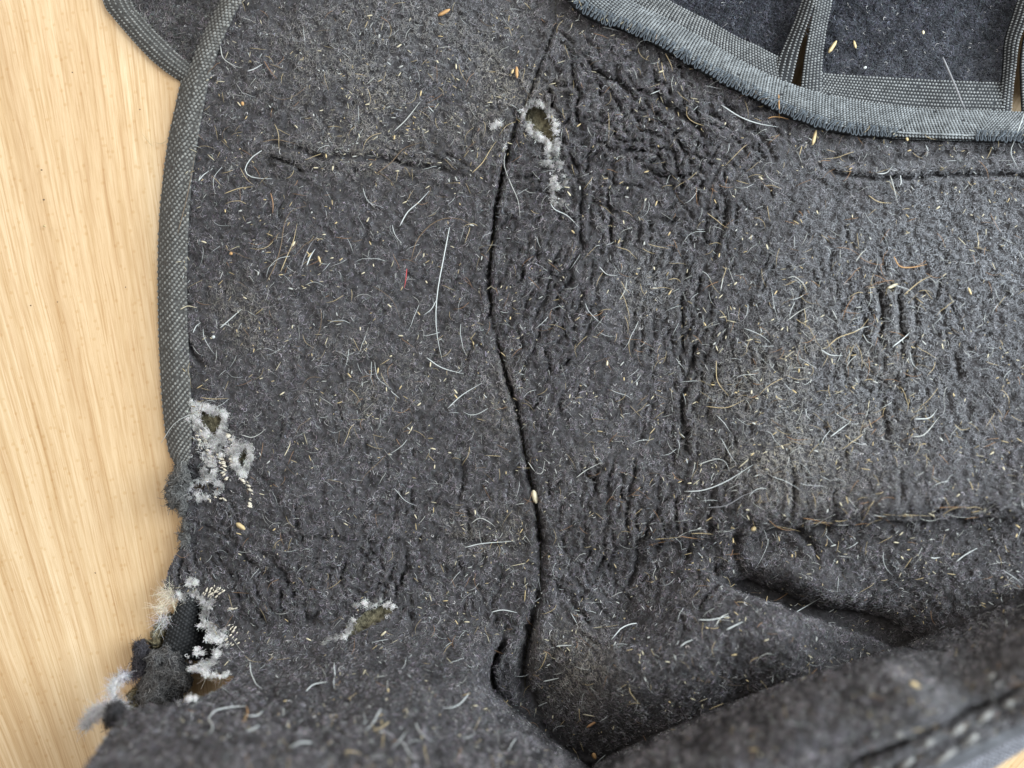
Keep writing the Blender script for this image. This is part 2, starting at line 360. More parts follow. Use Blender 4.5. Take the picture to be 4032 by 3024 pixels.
# the near folds that stand up towards the camera
def rnd(t): t = np.clip(t, 0, 1); return np.sqrt(1 - (1 - t) ** 2)
A_EDGE = [(1985, 2480), (1955, 2560), (1935, 2640), (1935, 2700), (1985, 2765), (2080, 2838), (2190, 2925), (2330, 3030), (2480, 3150), (2640, 3360)]
D, S, T = sdist(X, Y, catmull(A_EDGE, 60))
ax = np.interp(Y, [p_[1] for p_ in A_EDGE], [p_[0] for p_ in A_EDGE])
sA = np.clip((Y - 2430 - 60 * (vnoise(X, Y, 300, 61) - .5)) / 594, 0, 1.6)
hA = 8 + 52 * sA ** 1.25 + 4 * (vnoise(X, Y, 260, 62, 2) - .5) * np.clip(sA * 3, 0, 1)
Z = np.where((X < ax) & (Y > 2400), Z + np.maximum(hA - np.maximum(Z, 8), 0) * rnd(D / (75 + 60 * sA)), Z)
R_EDGE = [(2250, 3150), (2330, 3020), (2450, 2955), (2620, 2880), (2800, 2800), (3000, 2720), (3200, 2650), (3400, 2590), (3560, 2540), (3750, 2460), (4032, 2330), (4450, 2130)]
ye = np.interp(X, [p_[0] for p_ in R_EDGE], [p_[1] for p_ in R_EDGE])
D, S, T = sdist(X, Y, catmull(R_EDGE, 60))
soft = np.clip((X - 3450) / 400, 0, 1); soft = soft * soft * (3 - 2 * soft)
hR = 34 + 33 * (1 - np.exp(-D / 150)) - 15 * np.clip((D - 240) / 300, 0, 1.6) + 10 * np.clip((X - 2600) / 1500, 0, 1) + 4 * (vnoise(X, Y, 240, 63, 2) - .5)
Z = np.where((Y > ye) & (X > ax), Z + np.maximum(hR - Z, 0) * rnd(D / (80 + 420 * soft)) ** (1 + .6 * soft), Z)
crease([(3230, 3040), (3400, 2985), (3560, 2920), (3720, 2850), (3880, 2775), (4150, 2650)], 3.2, 24, wob=8)
crease([(3420, 3060), (3600, 2975), (3750, 2905), (3900, 2830), (4150, 2700)], 1.5, 20, wob=8)
# beyond the photograph's frame the cloth comes back down to the table
down = np.maximum(np.clip((Y - 3060) / 270, 0, 1), np.clip((X - 4070) / 330, 0, 1)); down = down * down * (3 - 2 * down)
Z = Z * (1 - down) + 3.5 * down
# tufted grain of the pile
g1 = vnoise(X, Y, 24, 71); g2 = vnoise(X, Y, 15, 72)
Z += .8 * (g1 - .5) + .6 * (g2 - .5)
Z = np.maximum(Z, 1.2)
ZM = Z * mm
W = P(X, Y, ZM)
du = np.gradient(W, axis=1); dv = np.gradient(W, axis=0)
NRM = np.cross(dv, du); AREA = np.linalg.norm(NRM, axis=-1); NRM = NRM / AREA[..., None]
NRM[NRM[..., 2] < 0] *= -1
def blur(a, r):
    k = 2 * r + 1
    for ax_ in (0, 1):
        p_ = np.pad(a, [(r, r) if i == ax_ else (0, 0) for i in (0, 1)], mode='edge'); cs = np.cumsum(p_, axis=ax_)
        cs = np.concatenate([np.zeros_like(np.take(cs, [0], ax_)), cs], ax_)
        a = (np.take(cs, range(k, cs.shape[ax_]), ax_) - np.take(cs, range(0, cs.shape[ax_] - k), ax_)) / k
    return a
ZS = blur(ZM, 6)
def look(arr, px, py):
    fx = np.clip((np.asarray(px, float) - GX[0]) / STEP, 0, len(GX) - 1.001); fy = np.clip((np.asarray(py, float) - GY[0]) / STEP, 0, len(GY) - 1.001)
    ix = fx.astype(int); iy = fy.astype(int); fx = fx - ix; fy = fy - iy
    if arr.ndim == 3: fx = fx[..., None]; fy = fy[..., None]
    return (arr[iy, ix] * (1 - fx) + arr[iy, ix + 1] * fx) * (1 - fy) + (arr[iy + 1, ix] * (1 - fx) + arr[iy + 1, ix + 1] * fx) * fy
hz = lambda px, py: look(ZM, px, py)
hs = lambda px, py: look(ZS, px, py)

# outline of the lining and its tears
LEFT = [(1010, -260), (860, 0), (800, 110), (748, 225), (714, 325), (692, 420), (670, 520), (654, 620), (642, 720), (630, 850), (624, 1000), (624, 1200), (630, 1400), (642, 1600), (662, 1760), (684, 1820)]
TAPE_LOW = [(2060, -260), (2190, -70), (2260, 25), (2330, 75), (2450, 115), (2560, 165), (2650, 215), (2750, 275), (2850, 332), (2950, 378), (3050, 435), (3150, 478), (3250, 512), (3400, 535), (3550, 546), (3700, 552), (3850, 556), (4032, 560), (4420, 566)]
TAPE_MID = [(2300, -260), (2400, -70), (2480, 0), (2600, 60), (2720, 125), (2850, 200), (2960, 262), (3060, 310), (3160, 345), (3260, 375), (3400, 400), (3550, 420), (3700, 430), (3850, 434), (4032, 440), (4420, 446)]
TAPE_TOP = [(2440, -260), (2540, -70), (2630, 0), (2700, 38), (2800, 88), (2900, 145), (3000, 190), (3080, 232), (3180, 272), (3260, 290), (3400, 300), (3550, 308), (3700, 316), (3850, 322), (4032, 328), (4420, 334)]
OUT = [(x + 88, y) for x, y in LEFT[:-2]] + [(735, 1760), (722, 1820), (722, 1880), (740, 1960), (735, 2060), (728, 2130), (694, 2180), (660, 2250), (645, 2320), (700, 2352), (785, 2362), (815, 2395), (797, 2440), (828, 2500), (876, 2508), (862, 2560), (832, 2612), (790, 2632), (745, 2640),
       (800, 2652), (870, 2655), (925, 2662), (885, 2702), (815, 2735), (755, 2758), (700, 2764), (600, 2775), (500, 2795), (430, 2880), (335, 3024), (230, 3200), (130, 3380), (3050, 3380), (3300, 3205), (3640, 3030), (4032, 2845), (4420, 2650)] + [(x, y - 45) for x, y in TAPE_LOW[::-1]]
HOLES = {'A1': [(2085, 435), (2103, 422), (2130, 427), (2150, 442), (2165, 470), (2176, 510), (2180, 548), (2166, 562), (2140, 540), (2108, 518), (2084, 490), (2074, 465)],
 'A2': [(2177, 748), (2193, 740), (2203, 765), (2199, 795), (2184, 782)],
 'B1': [(778, 1648), (805, 1622), (838, 1632), (872, 1642), (866, 1690), (846, 1722), (812, 1690)], 'B2': [(938, 1772), (972, 1766), (978, 1798), (956, 1842), (934, 1815)],
 'B3': [(803, 1862), (832, 1846), (838, 1858), (818, 1878)], 'B4': [(755, 1912), (790, 1905), (812, 1920), (780, 1930)],
 'C': [(1372, 2488), (1398, 2450), (1445, 2412), (1495, 2394), (1535, 2388), (1548, 2402), (1505, 2438), (1435, 2474), (1385, 2498)]}
HOLES = {k_: [tuple(np.array(p_) + (np.array(p_) - np.mean(h_, 0)) * .22) for p_ in h_] for k_, h_ in HOLES.items()}
keep_v = inside(X, Y, OUT)
for h_ in HOLES.values(): keep_v &= ~inside(X, Y, h_)
xseam = np.interp(Y, seam[:, 1], seam[:, 0])
left_v = X < xseam

def faces_of(mask_v):             # quads whose centre lies in the mask (majority of corners)
    s = mask_v[:-1, :-1].astype(int) + mask_v[1:, :-1] + mask_v[:-1, 1:] + mask_v[1:, 1:]
    iy, ix = np.nonzero(s >= 3); nx = X.shape[1]
    return np.stack([iy * nx + ix, (iy + 1) * nx + ix, (iy + 1) * nx + ix + 1, iy * nx + ix + 1], -1)
def compact(verts, quads):
    used, inv = np.unique(quads, return_inverse=True)
    return verts[used], inv.reshape(quads.shape)

wrap = obj('fleece_lined_wrap', None)
wrap.empty_display_size = .02
tag(wrap, 'worn charcoal fleece-lined fabric wrap with frayed holes and grey binding, crumpled on the wooden table', 'fabric wrap')

def pile(parent, pts, nrm, length, radius, tint, seed, lay=1.0, curl=.5, k=4):
    r = np.random.default_rng(seed); n_ = len(pts)
    t = r.normal(size=(n_, 3)); t -= (t * nrm).sum(1, keepdims=True) * nrm; t /= np.linalg.norm(t, axis=1, keepdims=True) + 1e-9
    b = np.cross(nrm, t)
    L_ = length * (.55 + .9 * r.random((n_, 1)))
    up = (.25 + .75 * r.random((n_, 1))) / lay
    ph = (r.random((n_, 1)) - .5) * 2 * math.pi * curl
    co = np.empty((n_, k, 3), np.float32); p_ = pts - nrm * .0002; d = t * .9 + nrm * up
    for i in range(k):
        co[:, i] = p_
        a = ph * (i + 1) / 1.0
        d = t * np.cos(a) + b * np.sin(a) + nrm * up * (1 - 1.5 * i / k)
        d /= np.linalg.norm(d, axis=1, keepdims=True)
        p_ = p_ + d * L_ / (k - 1)
    hc = bpy.data.hair_curves.new('pile'); hc.add_curves([k] * n_)
    hc.attributes['position'].data.foreach_set('vector', co.ravel())
    ra = hc.attributes.get('radius') or hc.attributes.new('radius', 'FLOAT', 'POINT')
    rad = np.linspace(1, .55, k)[None, :] * radius * (.7 + .6 * r.random((n_, 1)))
    ra.data.foreach_set('value', rad.astype(np.float32).ravel())
    ta = hc.attributes.new('tint', 'FLOAT_COLOR', 'CURVE')
    ta.data.foreach_set('color', np.concatenate([tint, np.ones((n_, 1))], 1).astype(np.float32).ravel())
    return obj('pile', hc, M['pile'], parent, kind='stuff')

def dust(px, py):                 # dried mud and dust rubbed into the pile: patches with outlines of their own
    g = lambda x, y, rx, ry=None: np.exp(-((px - x) / rx) ** 2 - ((py - y) / (ry or rx)) ** 2)
    m = g(1450, 330, 420, 330) * .8 + g(1950, 250, 230, 240) * .7 + g(3220, 1560, 340, 280) * 1.5 + g(3500, 1250, 260, 260) * .45 + g(2540, 1130, 130, 150) * .5 + g(1500, 1480, 320, 200) * .45 \
        + g(2250, 2640, 140, 150) * .9 + g(950, 1250, 150, 160) * .5 + g(1920, 2080, 200, 90) * .5 + g(3000, 1850, 260, 170) * .4 + g(2330, 1900, 160, 200) * .3 + g(1980, 1600, 70, 180) * .4
    return np.clip(m, 0, 1) * np.clip(vnoise(px, py, 120, 51, 3) * 2.2 - .45, 0, 1)
def dust_and_window(px, py):                # pale dusty nap, and bluish window light from the right painted into the colour
    g = lambda x, y, rx, ry: np.exp(-((px - x) / rx) ** 2 - ((py - y) / ry) ** 2)
    return np.clip(.75 * g(3500, 1050, 650, 560) + .55 * g(4000, 1300, 420, 800) + .35 * g(2540, 1130, 160, 200) + .4 * g(3250, 1600, 330, 300) + .45 * g(1650, 150, 420, 300) + .5 * g(3850, 2900, 420, 260), 0, 1)
def fleece_tint(px, py, r, base=(.107, .102, .107)):
    n_ = len(px)
    v_ = np.exp(r.normal(0, .42, n_)) * np.clip((vnoise(px, py, 19, 53, 1) - .5) * 1.0 + (vnoise(px, py, 48, 54, 2) - .5) * 1.2 + 1, .35, 1.8)
    c_ = np.array(base)[None] * v_[:, None] * (1 + r.normal(0, .05, (n_, 3)))
    d_ = (dust(px, py) * r.random(n_))[:, None]
    d_ = np.minimum(d_, .85); c_ = c_ * (1 - d_) + np.array([.42, .385, .31])[None] * d_ * (.6 + .8 * r.random((n_, 1)))
    f_ = (dust_and_window(px, py) * (.5 + .8 * vnoise(px, py, 140, 57, 2)))[:, None]; c_ = c_ * (1 - f_) + np.array([.235, .245, .26])[None] * f_ * np.exp(r.normal(0, .3, (n_, 1)))
    lint = r.random(n_) < .008
    c_[lint] = np.array([.45, .44, .43]) * (.5 + r.random((lint.sum(), 1)))
    return np.clip(c_, .004, .8)

wnorm = AREA / np.median(AREA)
cav = (blur(ZM, 4) - ZM) * 1000                 # mm below the surroundings: thinner pile bares darker cloth, putting shade into tuft gaps and creases
wnorm = wnorm * np.clip(1 - cav / .26, .06, 1.2)
def scatter(mask_v, n_, seed, cap=3.0):
    r = np.random.default_rng(seed); out = []
    tot = 0
    while tot < n_:
        px = r.uniform(GX[0], GX[-2], n_); py = r.uniform(GY[0], GY[-2], n_)
        ok = look(mask_v.astype(float), px, py) > .5
        ok &= r.random(n_) * cap < np.minimum(look(wnorm, px, py), cap)
        out.append(np.stack([px[ok], py[ok]], -1)); tot += ok.sum()
    return np.concatenate(out)[:n_], r

BIN_IN = [(1130, -260), (955, 0), (905, 90), (850, 215), (818, 325), (800, 420), (782, 520), (766, 620), (752, 720), (742, 850), (736, 1000), (734, 1200), (742, 1400), (752, 1600), (752, 1740), (742, 1830)]
xbin = np.interp(Y, [p_[1] for p_ in BIN_IN], [p_[0] for p_ in BIN_IN]) - 14 - 75 * np.clip((Y - 1350) / 300, 0, 1) * vnoise(X, Y, 60, 15)
off_binding = (X > xbin) | (Y > 1830)
for nm, m_, cnt, sd in (('left', keep_v & left_v, 190000, 3), ('right', keep_v & ~left_v, 280000, 4)):
    vs, fs = compact(W.reshape(-1, 3), faces_of(m_))
    po = obj('fleece_panel', mesh_np('fleece_panel', vs, fs), M['fleece'], wrap,
             label='charcoal fleece lining panel left of the centre seam, torn along its edge' if nm == 'left' else 'charcoal fleece lining panel right of the centre seam, wrinkled and dusted with hair')
    xy, r = scatter(m_ & off_binding, cnt, sd)
    nn = look(NRM, xy[:, 0], xy[:, 1]); nn /= np.linalg.norm(nn, axis=1, keepdims=True)
    pile(po, P(xy[:, 0], xy[:, 1], hz(xy[:, 0], xy[:, 1])), nn, .0013, .00006, fleece_tint(xy[:, 0], xy[:, 1], r), sd + 10, lay=1.5, curl=.7)

# foam core under the lining
F = 6
Xf, Yf = X[::F, ::F], Y[::F, ::F]
zmin = ZM.copy()
for s_ in (1, 3):
    for ax_ in (0, 1):
        zmin = np.minimum(zmin, np.minimum(np.roll(zmin, s_, ax_), np.roll(zmin, -s_, ax_)))
Zf = np.maximum(zmin[::F, ::F] - .0012, .0004)
FOAM_OUT = [(x + 96, y) for x, y in LEFT] + [(790, 1900), (790, 2130), (740, 2250), (730, 2330), (830, 2345), (870, 2400), (880, 2480), (920, 2520), (900, 2600), (930, 2720), (870, 2760), (720, 2800), (560, 2830), (480, 2930), (330, 3150), (300, 3270), (2950, 3270), (3200, 3150), (3560, 2990), (3980, 2790), (4330, 2620)] + [(min(x, 4330), y - 20) for x, y in TAPE_LOW[::-1]]
mf = inside(Xf, Yf, FOAM_OUT)
s = mf[:-1, :-1].astype(int) + mf[1:, :-1] + mf[:-1, 1:] + mf[1:, 1:]
iy, ix = np.nonzero(s >= 3); nx = Xf.shape[1]
qf = np.stack([iy * nx + ix, (iy + 1) * nx + ix, (iy + 1) * nx + ix + 1, iy * nx + ix + 1], -1)
vs, fs = compact(P(Xf, Yf, Zf).reshape(-1, 3), qf)
obj('foam_core', mesh_np('foam_core', vs, fs), M['foam'], wrap, label='olive speckled foam showing through the holes')

# ------------------------------------------------------------------ strips of tape and webbing
class Strip:
    """band between two edge lines; z(s, t) gives its height; s runs along, t across"""
    def __init__(self, e0, e1, zf, n=240):
        self.a = catmull(e0, n); self.b = catmull(e1, n); self.n = n; self.zf = zf
        self.length = plen((self.a + self.b) / 2); self.width = np.linalg.norm(self.a - self.b, axis=1).mean()
    def pos(self, s, t, lift=0.):
        s = np.clip(np.asarray(s, float), 0, 1); t = np.asarray(t, float); i = s * (self.n - 1)
        k = np.arange(self.n)
        ax_, ay_ = np.interp(i, k, self.a[:, 0]), np.interp(i, k, self.a[:, 1]); bx_, by_ = np.interp(i, k, self.b[:, 0]), np.interp(i, k, self.b[:, 1])
        px = ax_ + (bx_ - ax_) * t; py = ay_ + (by_ - ay_) * t
        return P(px, py, self.zf(px, py, s, t) + lift)
    def frame(self, s, t):
        e = 2e-3; p0 = self.pos(s, t)
        ds = self.pos(np.minimum(s + e, 1), t) - self.pos(np.maximum(s - e, 0), t); dt = self.pos(s, t + .02) - self.pos(s, t - .02)
        ds /= np.linalg.norm(ds, axis=-1, keepdims=True); nn = np.cross(ds, dt); nn /= np.linalg.norm(nn, axis=-1, keepdims=True)
        nn[nn[:, 2] < 0] *= -1
        return p0, ds, np.cross(nn, ds), nn
    def mesh(self, name, nt=8, t0=0., t1=1., thick=.0009):
        s = np.linspace(0, 1, self.n); t = np.linspace(t0, t1, nt); S_, T_ = np.meshgrid(s, t)
        top = self.pos(S_.ravel(), T_.ravel()); bot = top.copy(); bot[:, 2] -= thick
        N_ = len(top); q_ = []
        for j in range(nt - 1):
            i = np.arange(self.n - 1) + j * self.n
            q_.append(np.stack([i, i + 1, i + 1 + self.n, i + self.n], -1)); q_.append(np.stack([i, i + self.n, i + 1 + self.n, i + 1], -1) + N_)
        for j, fl in ((0, 0), (nt - 1, 1)):
            i = np.arange(self.n - 1) + j * self.n
            w__ = np.stack([i, i + N_, i + 1 + N_, i + 1], -1); q_.append(w__[:, ::-1] if fl else w__)
        return mesh_np(name, np.vstack([top, bot]), np.vstack(q_))

HEX = np.arange(6) * math.pi / 3
BEAD_V = np.vstack([np.stack([np.cos(HEX), np.sin(HEX), HEX * 0 - .15], -1), np.stack([.78 * np.cos(HEX), .78 * np.sin(HEX), HEX * 0 + .62], -1), [[0, 0, .95]]])
BEAD_Q = np.array([(i, (i + 1) % 6, 6 + (i + 1) % 6, 6 + i) for i in range(6)]); BEAD_T = np.array([(6 + i, 6 + (i + 1) % 6, 12) for i in range(6)])
def beads(name, strip, s, t, la, lb, hgt, ang, m_, parent, seed=1, jit=.12, cull=0.):
    """each yarn float of a weave as a small raised bead; la/lb half-lengths (m), ang measured from the run of the strip"""
    r = np.random.default_rng(seed); k = r.random(len(s)) >= cull; s, t = s[k], t[k]; ang = np.broadcast_to(ang, k.shape)[k]; n_ = len(s)
    p0, ds, dt, nn = strip.frame(s, t)
    ang = ang + r.normal(0, jit, n_); ca, sa = np.cos(ang)[:, None], np.sin(ang)[:, None]
    u = ds * ca + dt * sa; v_ = -ds * sa + dt * ca
    j = lambda: (1 + r.normal(0, jit, (n_, 1)))
    u = u * la * j(); v_ = v_ * lb * j(); w__ = nn * hgt * j()
    V = p0[:, None] + BEAD_V[None, :, 0:1] * u[:, None] + BEAD_V[None, :, 1:2] * v_[:, None] + BEAD_V[None, :, 2:3] * w__[:, None]
    off = (np.arange(n_) * 13)[:, None, None]
    return obj(name, mesh_np(name, V.reshape(-1, 3), (BEAD_Q[None] + off).reshape(-1, 4), (BEAD_T[None] + off).reshape(-1, 3)), m_, parent, kind='stuff')
def rows(strip, ds_px, dt_px, stagger=.5, t0=.03, t1=.97):
    ns = int(strip.length / ds_px); nt = max(2, int(strip.width * (t1 - t0) / dt_px))
    s_, t_ = np.meshgrid((np.arange(ns) + .5) / ns, np.linspace(t0, t1, nt)); s_ = s_ + (np.arange(nt)[:, None] * stagger % 1) / ns
    return s_.ravel(), t_.ravel()
px2 = PXM * .94
def twill(name, strip, pitch, step, ang, la, lb, hgt, m_, parent, seed, t0=.0, t1=1., cull=0.):
    """diagonal ridges: s shifts with t"""
    sl = strip.length; wd = strip.width; ns = int(sl / pitch); nt = max(3, int(wd * (t1 - t0) / step))
    s_, t_ = np.meshgrid(np.arange(-8, ns + 8) / ns, np.linspace(t0, t1, nt))
    s_ = s_ + t_ * wd / math.tan(ang) / sl
    s_ = s_.ravel(); t_ = t_.ravel(); ok = (s_ > .002) & (s_ < .998)
    return beads(name, strip, s_[ok], t_[ok], la, lb, hgt, ang, m_, parent, seed, cull=cull)

# left edge binding, wrapped round the edge
BIN_IN = [(1130, -260), (955, 0), (905, 90), (850, 215), (818, 325), (800, 420), (782, 520), (766, 620), (752, 720), (742, 850), (736, 1000), (734, 1200), (742, 1400), (752, 1600), (752, 1740), (742, 1830)]
def zbind(px, py, s, t):
    edge = .0012; topz = hs(np.maximum(px, 700), py) + .0006
    k = np.sin(np.clip(t, 0, .62) / .62 * math.pi / 2)
    return edge + (topz - edge) * k
sb = Strip(LEFT, BIN_IN, zbind, 260)
eb = obj('edge_binding', sb.mesh('edge_binding', 12, -.02, 1.0), M['binding'], wrap, label='grey twill binding tape sewn round the left edge')
twill('twill_weave', sb, 25, 7.5, math.radians(141), 8.0 * px2, 5.4 * px2, 5.2 * px2, M['twill'], eb, 5, 0.0, .97, cull=.03)

# flap under the upper left, with its own binding
FL_OUT = [(330, -260), (405, 0), (442, 62), (492, 122), (545, 182), (602, 240), (655, 282), (712, 318), (790, 350), (880, 380)]
FL_IN = [(450, -260), (515, 0), (555, 62), (600, 115), (650, 165), (690, 205), (720, 230), (760, 262), (830, 292), (900, 310)]
flap_z = lambda px, py, s, t: .0012 + .0022 * np.sin(np.clip(t, 0, .6) / .6 * math.pi / 2) + 0 * px
sf = Strip(FL_OUT, FL_IN, flap_z, 160)
xs_, ys_ = np.meshgrid(np.arange(380, 1020, 16.), np.arange(-260, 400, 16.))
zfl = .0028 + .0006 * (vnoise(xs_, ys_, 40, 8) - .5)
mv = inside(xs_, ys_, [(x + 60, y - 18) for x, y in FL_OUT] + [(1000, 390), (1010, -260)])
ss = mv[:-1, :-1].astype(int) + mv[1:, :-1] + mv[:-1, 1:] + mv[1:, 1:]; iy, ix = np.nonzero(ss >= 3); nx = xs_.shape[1]
vs, fs = compact(P(xs_, ys_, zfl).reshape(-1, 3), np.stack([iy * nx + ix, (iy + 1) * nx + ix, (iy + 1) * nx + ix + 1, iy * nx + ix + 1], -1))
fl = obj('under_flap', mesh_np('under_flap', vs, fs), M['fleece'], wrap, label='dark fleece flap with bound edge lying under the upper left edge')
obj('flap_binding', sf.mesh('flap_binding', 10, -.02, 1.), M['binding'], fl)
s_, t_ = rows(sf, 13, 13.5, .5, .02, .98)
beads('twill_weave', sf, s_, t_, 6.0 * px2, 4.6 * px2, 6 * px2, .6, M['twill'], fl, 6, cull=.05)
def flat_pile(parent, poly, n_, z, tintbase, seed, length=.0016, radius=.00006, lay=1.5):
    p_ = np.array(poly, float); r = np.random.default_rng(seed); out = []; tot = 0
    while tot < n_:
        px = r.uniform(p_[:, 0].min(), p_[:, 0].max(), n_); py = r.uniform(p_[:, 1].min(), p_[:, 1].max(), n_)
        ok = inside(px, py, poly); out.append(np.stack([px[ok], py[ok]], -1)); tot += ok.sum()
    xy = np.concatenate(out)[:n_]
    zz = z(xy[:, 0], xy[:, 1]) if callable(z) else np.full(n_, z)
    nn = np.tile(np.array([[0, 0, 1.]]), (n_, 1)) + r.normal(0, .25, (n_, 3)); nn /= np.linalg.norm(nn, axis=1, keepdims=True)
    return pile(parent, P(xy[:, 0], xy[:, 1], zz), nn, length, radius, fleece_tint(xy[:, 0], xy[:, 1], r, tintbase), seed, lay=lay, curl=.8)
flat_pile(fl, [(x + 85, y - 22) for x, y in FL_OUT[:8]] + [(860, 300), (1000, 0), (1000, -260)], 9000, .003, (.095, .09, .09), 31)

# ------------------------------------------------------------------ upper right: back panels, tape, webbing, straps
def back_panel(poly, n_, seed, lab):
    p_ = np.array(poly, float)
    xs, ys = np.meshgrid(np.arange(p_[:, 0].min(), p_[:, 0].max() + 14, 14.), np.arange(p_[:, 1].min(), p_[:, 1].max() + 14, 14.))
    zf = lambda a, b: .0072 + .0008 * (vnoise(a, b, 160, 9) - .5) + .0007 * (vnoise(a, b, 26, 10) - .5)
    mv = inside(xs, ys, poly); ss = mv[:-1, :-1].astype(int) + mv[1:, :-1] + mv[:-1, 1:] + mv[1:, 1:]
    iy, ix = np.nonzero(ss >= 3); nx = xs.shape[1]
    vs, fs = compact(P(xs, ys, zf(xs, ys)).reshape(-1, 3), np.stack([iy * nx + ix, (iy + 1) * nx + ix, (iy + 1) * nx + ix + 1, iy * nx + ix + 1], -1))
    o = obj('back_panel', mesh_np('back_panel', vs, fs), M['fleece_back'], wrap, label=lab)
    flat_pile(o, poly, n_, zf, (.058, .061, .073), seed, length=.0013, radius=.00006, lay=1.0)
back_panel([(2380, -260), (2480, -60), (2640, 30), (2800, 115), (2950, 200), (3080, 262), (3128, 270), (3134, 190), (3165, 80), (3200, -260)], 15000, 41, 'black fleece panel above the seam tape, left of the strap pair')
back_panel([(3172, 318), (3290, 330), (3600, 345), (3970, 352), (3968, 250), (3985, 120), (4015, 0), (4040, -260), (3200, -260), (3190, 100)], 36000, 42, 'black fleece panel above the seam tape, between the two strap pairs')
back_panel([(4044, 345), (4420, 350), (4420, -260), (4070, -260), (4062, 0), (4046, 150)], 9000, 43, 'black fleece panel at the right margin')

zt = lambda px, py, s, t: np.maximum(hs(px, py), .010) + .0026 + .0008 * np.sin(np.clip(t, 0, 1) * math.pi)
tape = Strip(TAPE_LOW, TAPE_MID, lambda px, py, s, t: zt(px, py, s, t) * np.clip(t * 4 + .9, 0, 1), 260)
to = obj('seam_tape', tape.mesh('seam_tape', 10, .0, 1.0), M['tape'], wrap, label='grey woven seam tape with overlocked lower edge')
# one stretch of the tape is pieced: the floats turn the other way there
s_, t_ = rows(tape, 12.5, 9.6, .33, .20, .97)
turn = (s_ > .685) & (s_ < .80)
s2, t2 = rows(tape, 12.5, 9.6, .33, .0, .19); k2 = (s2 > .655) & (s2 < .775); s_ = np.concatenate([s_, s2[k2]]); t_ = np.concatenate([t_, t2[k2]]); turn = (s_ > .66) & (s_ < .78)
beads('tape_weave', tape, s_, t_, 6.6 * px2, 3.9 * px2, 5 * px2, np.where(turn, -.6, .55), M['tape_yarn'], to, 11, cull=.006)
def sub(line, x0, x1):
    q_ = catmull(line, 400); return q_[(q_[:, 0] >= x0) & (q_[:, 0] <= x1)][::12]
for k, (x0, x1, lab) in enumerate([(2200, 3112, 'pale grey plain-woven webbing strip left of the strap pair'), (3168, 3968, 'pale grey plain-woven webbing strip between the strap pairs'), (4044, 4420, 'webbing strip at the right margin')]):
    web = Strip(sub(TAPE_MID, x0, x1), sub(TAPE_TOP, x0, x1), lambda px, py, s, t: np.maximum(hs(px, py + 60), .0100) + .0004 + .0012 * (1 - t), 160)
    wo = obj('webbing_strip', web.mesh('webbing_strip', 6, -.06, 1.0), M['tape'], wrap, label=lab)
    s_, t_ = rows(web, 12.5, 9.8, .5, .03, .97)
    beads('webbing_weave', web, s_, t_, 5.0 * px2, 4.0 * px2, 5 * px2, 0., M['web_yarn'], wo, 12 + k, cull=.003)

def tube_mesh(name, paths, radii, sides=5, taper=True):
    V, Q, T_ = [], [], []; o_ = 0
    for p_, rad in zip(paths, radii):
        p_ = np.asarray(p_, float); k = len(p_); d = np.gradient(p_, axis=0); d /= np.linalg.norm(d, axis=1, keepdims=True) + 1e-12
        ref = np.where(np.abs(d[:, 2:3]) > .9, np.array([[1., 0, 0]]), np.array([[0, 0, 1.]])); a = np.cross(d, ref); a /= np.linalg.norm(a, axis=1, keepdims=True); b = np.cross(d, a)
        rr = rad * (np.interp(np.linspace(0, 1, k), [0, .12, .6, 1], [.55, 1, .9, .25]) if taper else np.ones(k))
        th = np.arange(sides) * 2 * math.pi / sides
        V.append((p_[:, None] + rr[:, None, None] * (a[:, None] * np.cos(th)[None, :, None] + b[:, None] * np.sin(th)[None, :, None])).reshape(-1, 3))
        i, j = np.meshgrid(np.arange(k - 1), np.arange(sides), indexing='ij'); j2 = (j + 1) % sides
        Q.append(np.stack([i * sides + j, i * sides + j2, (i + 1) * sides + j2, (i + 1) * sides + j], -1).reshape(-1, 4) + o_)
        cap = np.arange(1, sides - 1); T_.append(np.stack([cap * 0, cap + 1, cap], -1) + o_); T_.append(np.stack([cap * 0, cap, cap + 1], -1) + o_ + (k - 1) * sides)
        o_ += k * sides
    return mesh_np(name, np.vstack(V), np.vstack(Q), np.vstack(T_))

# overlock loops along the lower edge: each loop its own piece
loop_me = []
for k in range(4):
    r = np.random.default_rng(60 + k); a = np.linspace(-.15 * math.pi, 1.25 * math.pi, 14)
    wx, wy = .00042 * (1 + .2 * r.normal()), .0015 * (1 + .12 * r.normal())
    p_ = np.stack([wx * np.cos(a) + .00025 * np.linspace(-1, 1, 14), -wy * np.sin(a) * .55 + .0004, .00035 * np.sin(a * 1.0) + .0002 + .0003 * np.linspace(1, 0, 14)], -1)
    p_ = np.vstack([[p_[0] + [.0003, .0013, .0002]], p_, [p_[-1] + [-.0002, .0012, .0002]]])
    loop_me.append(tube_mesh('stitch_loop', [p_], [.00013], 5, False)); loop_me[-1].materials.append(M['loop'])
nl = int(tape.length / 15.5); r = np.random.default_rng(66)
sl_ = (np.arange(nl) + .5) / nl; sl_ = sl_[(tape.pos(sl_, sl_ * 0)[:, 0] < .136) & (tape.pos(sl_, sl_ * 0)[:, 1] < .106)]
sl_ = sl_[(sl_ < .655) | (sl_ > .775)]
p0, ds, dt, nn = tape.frame(sl_, np.full(len(sl_), .06))
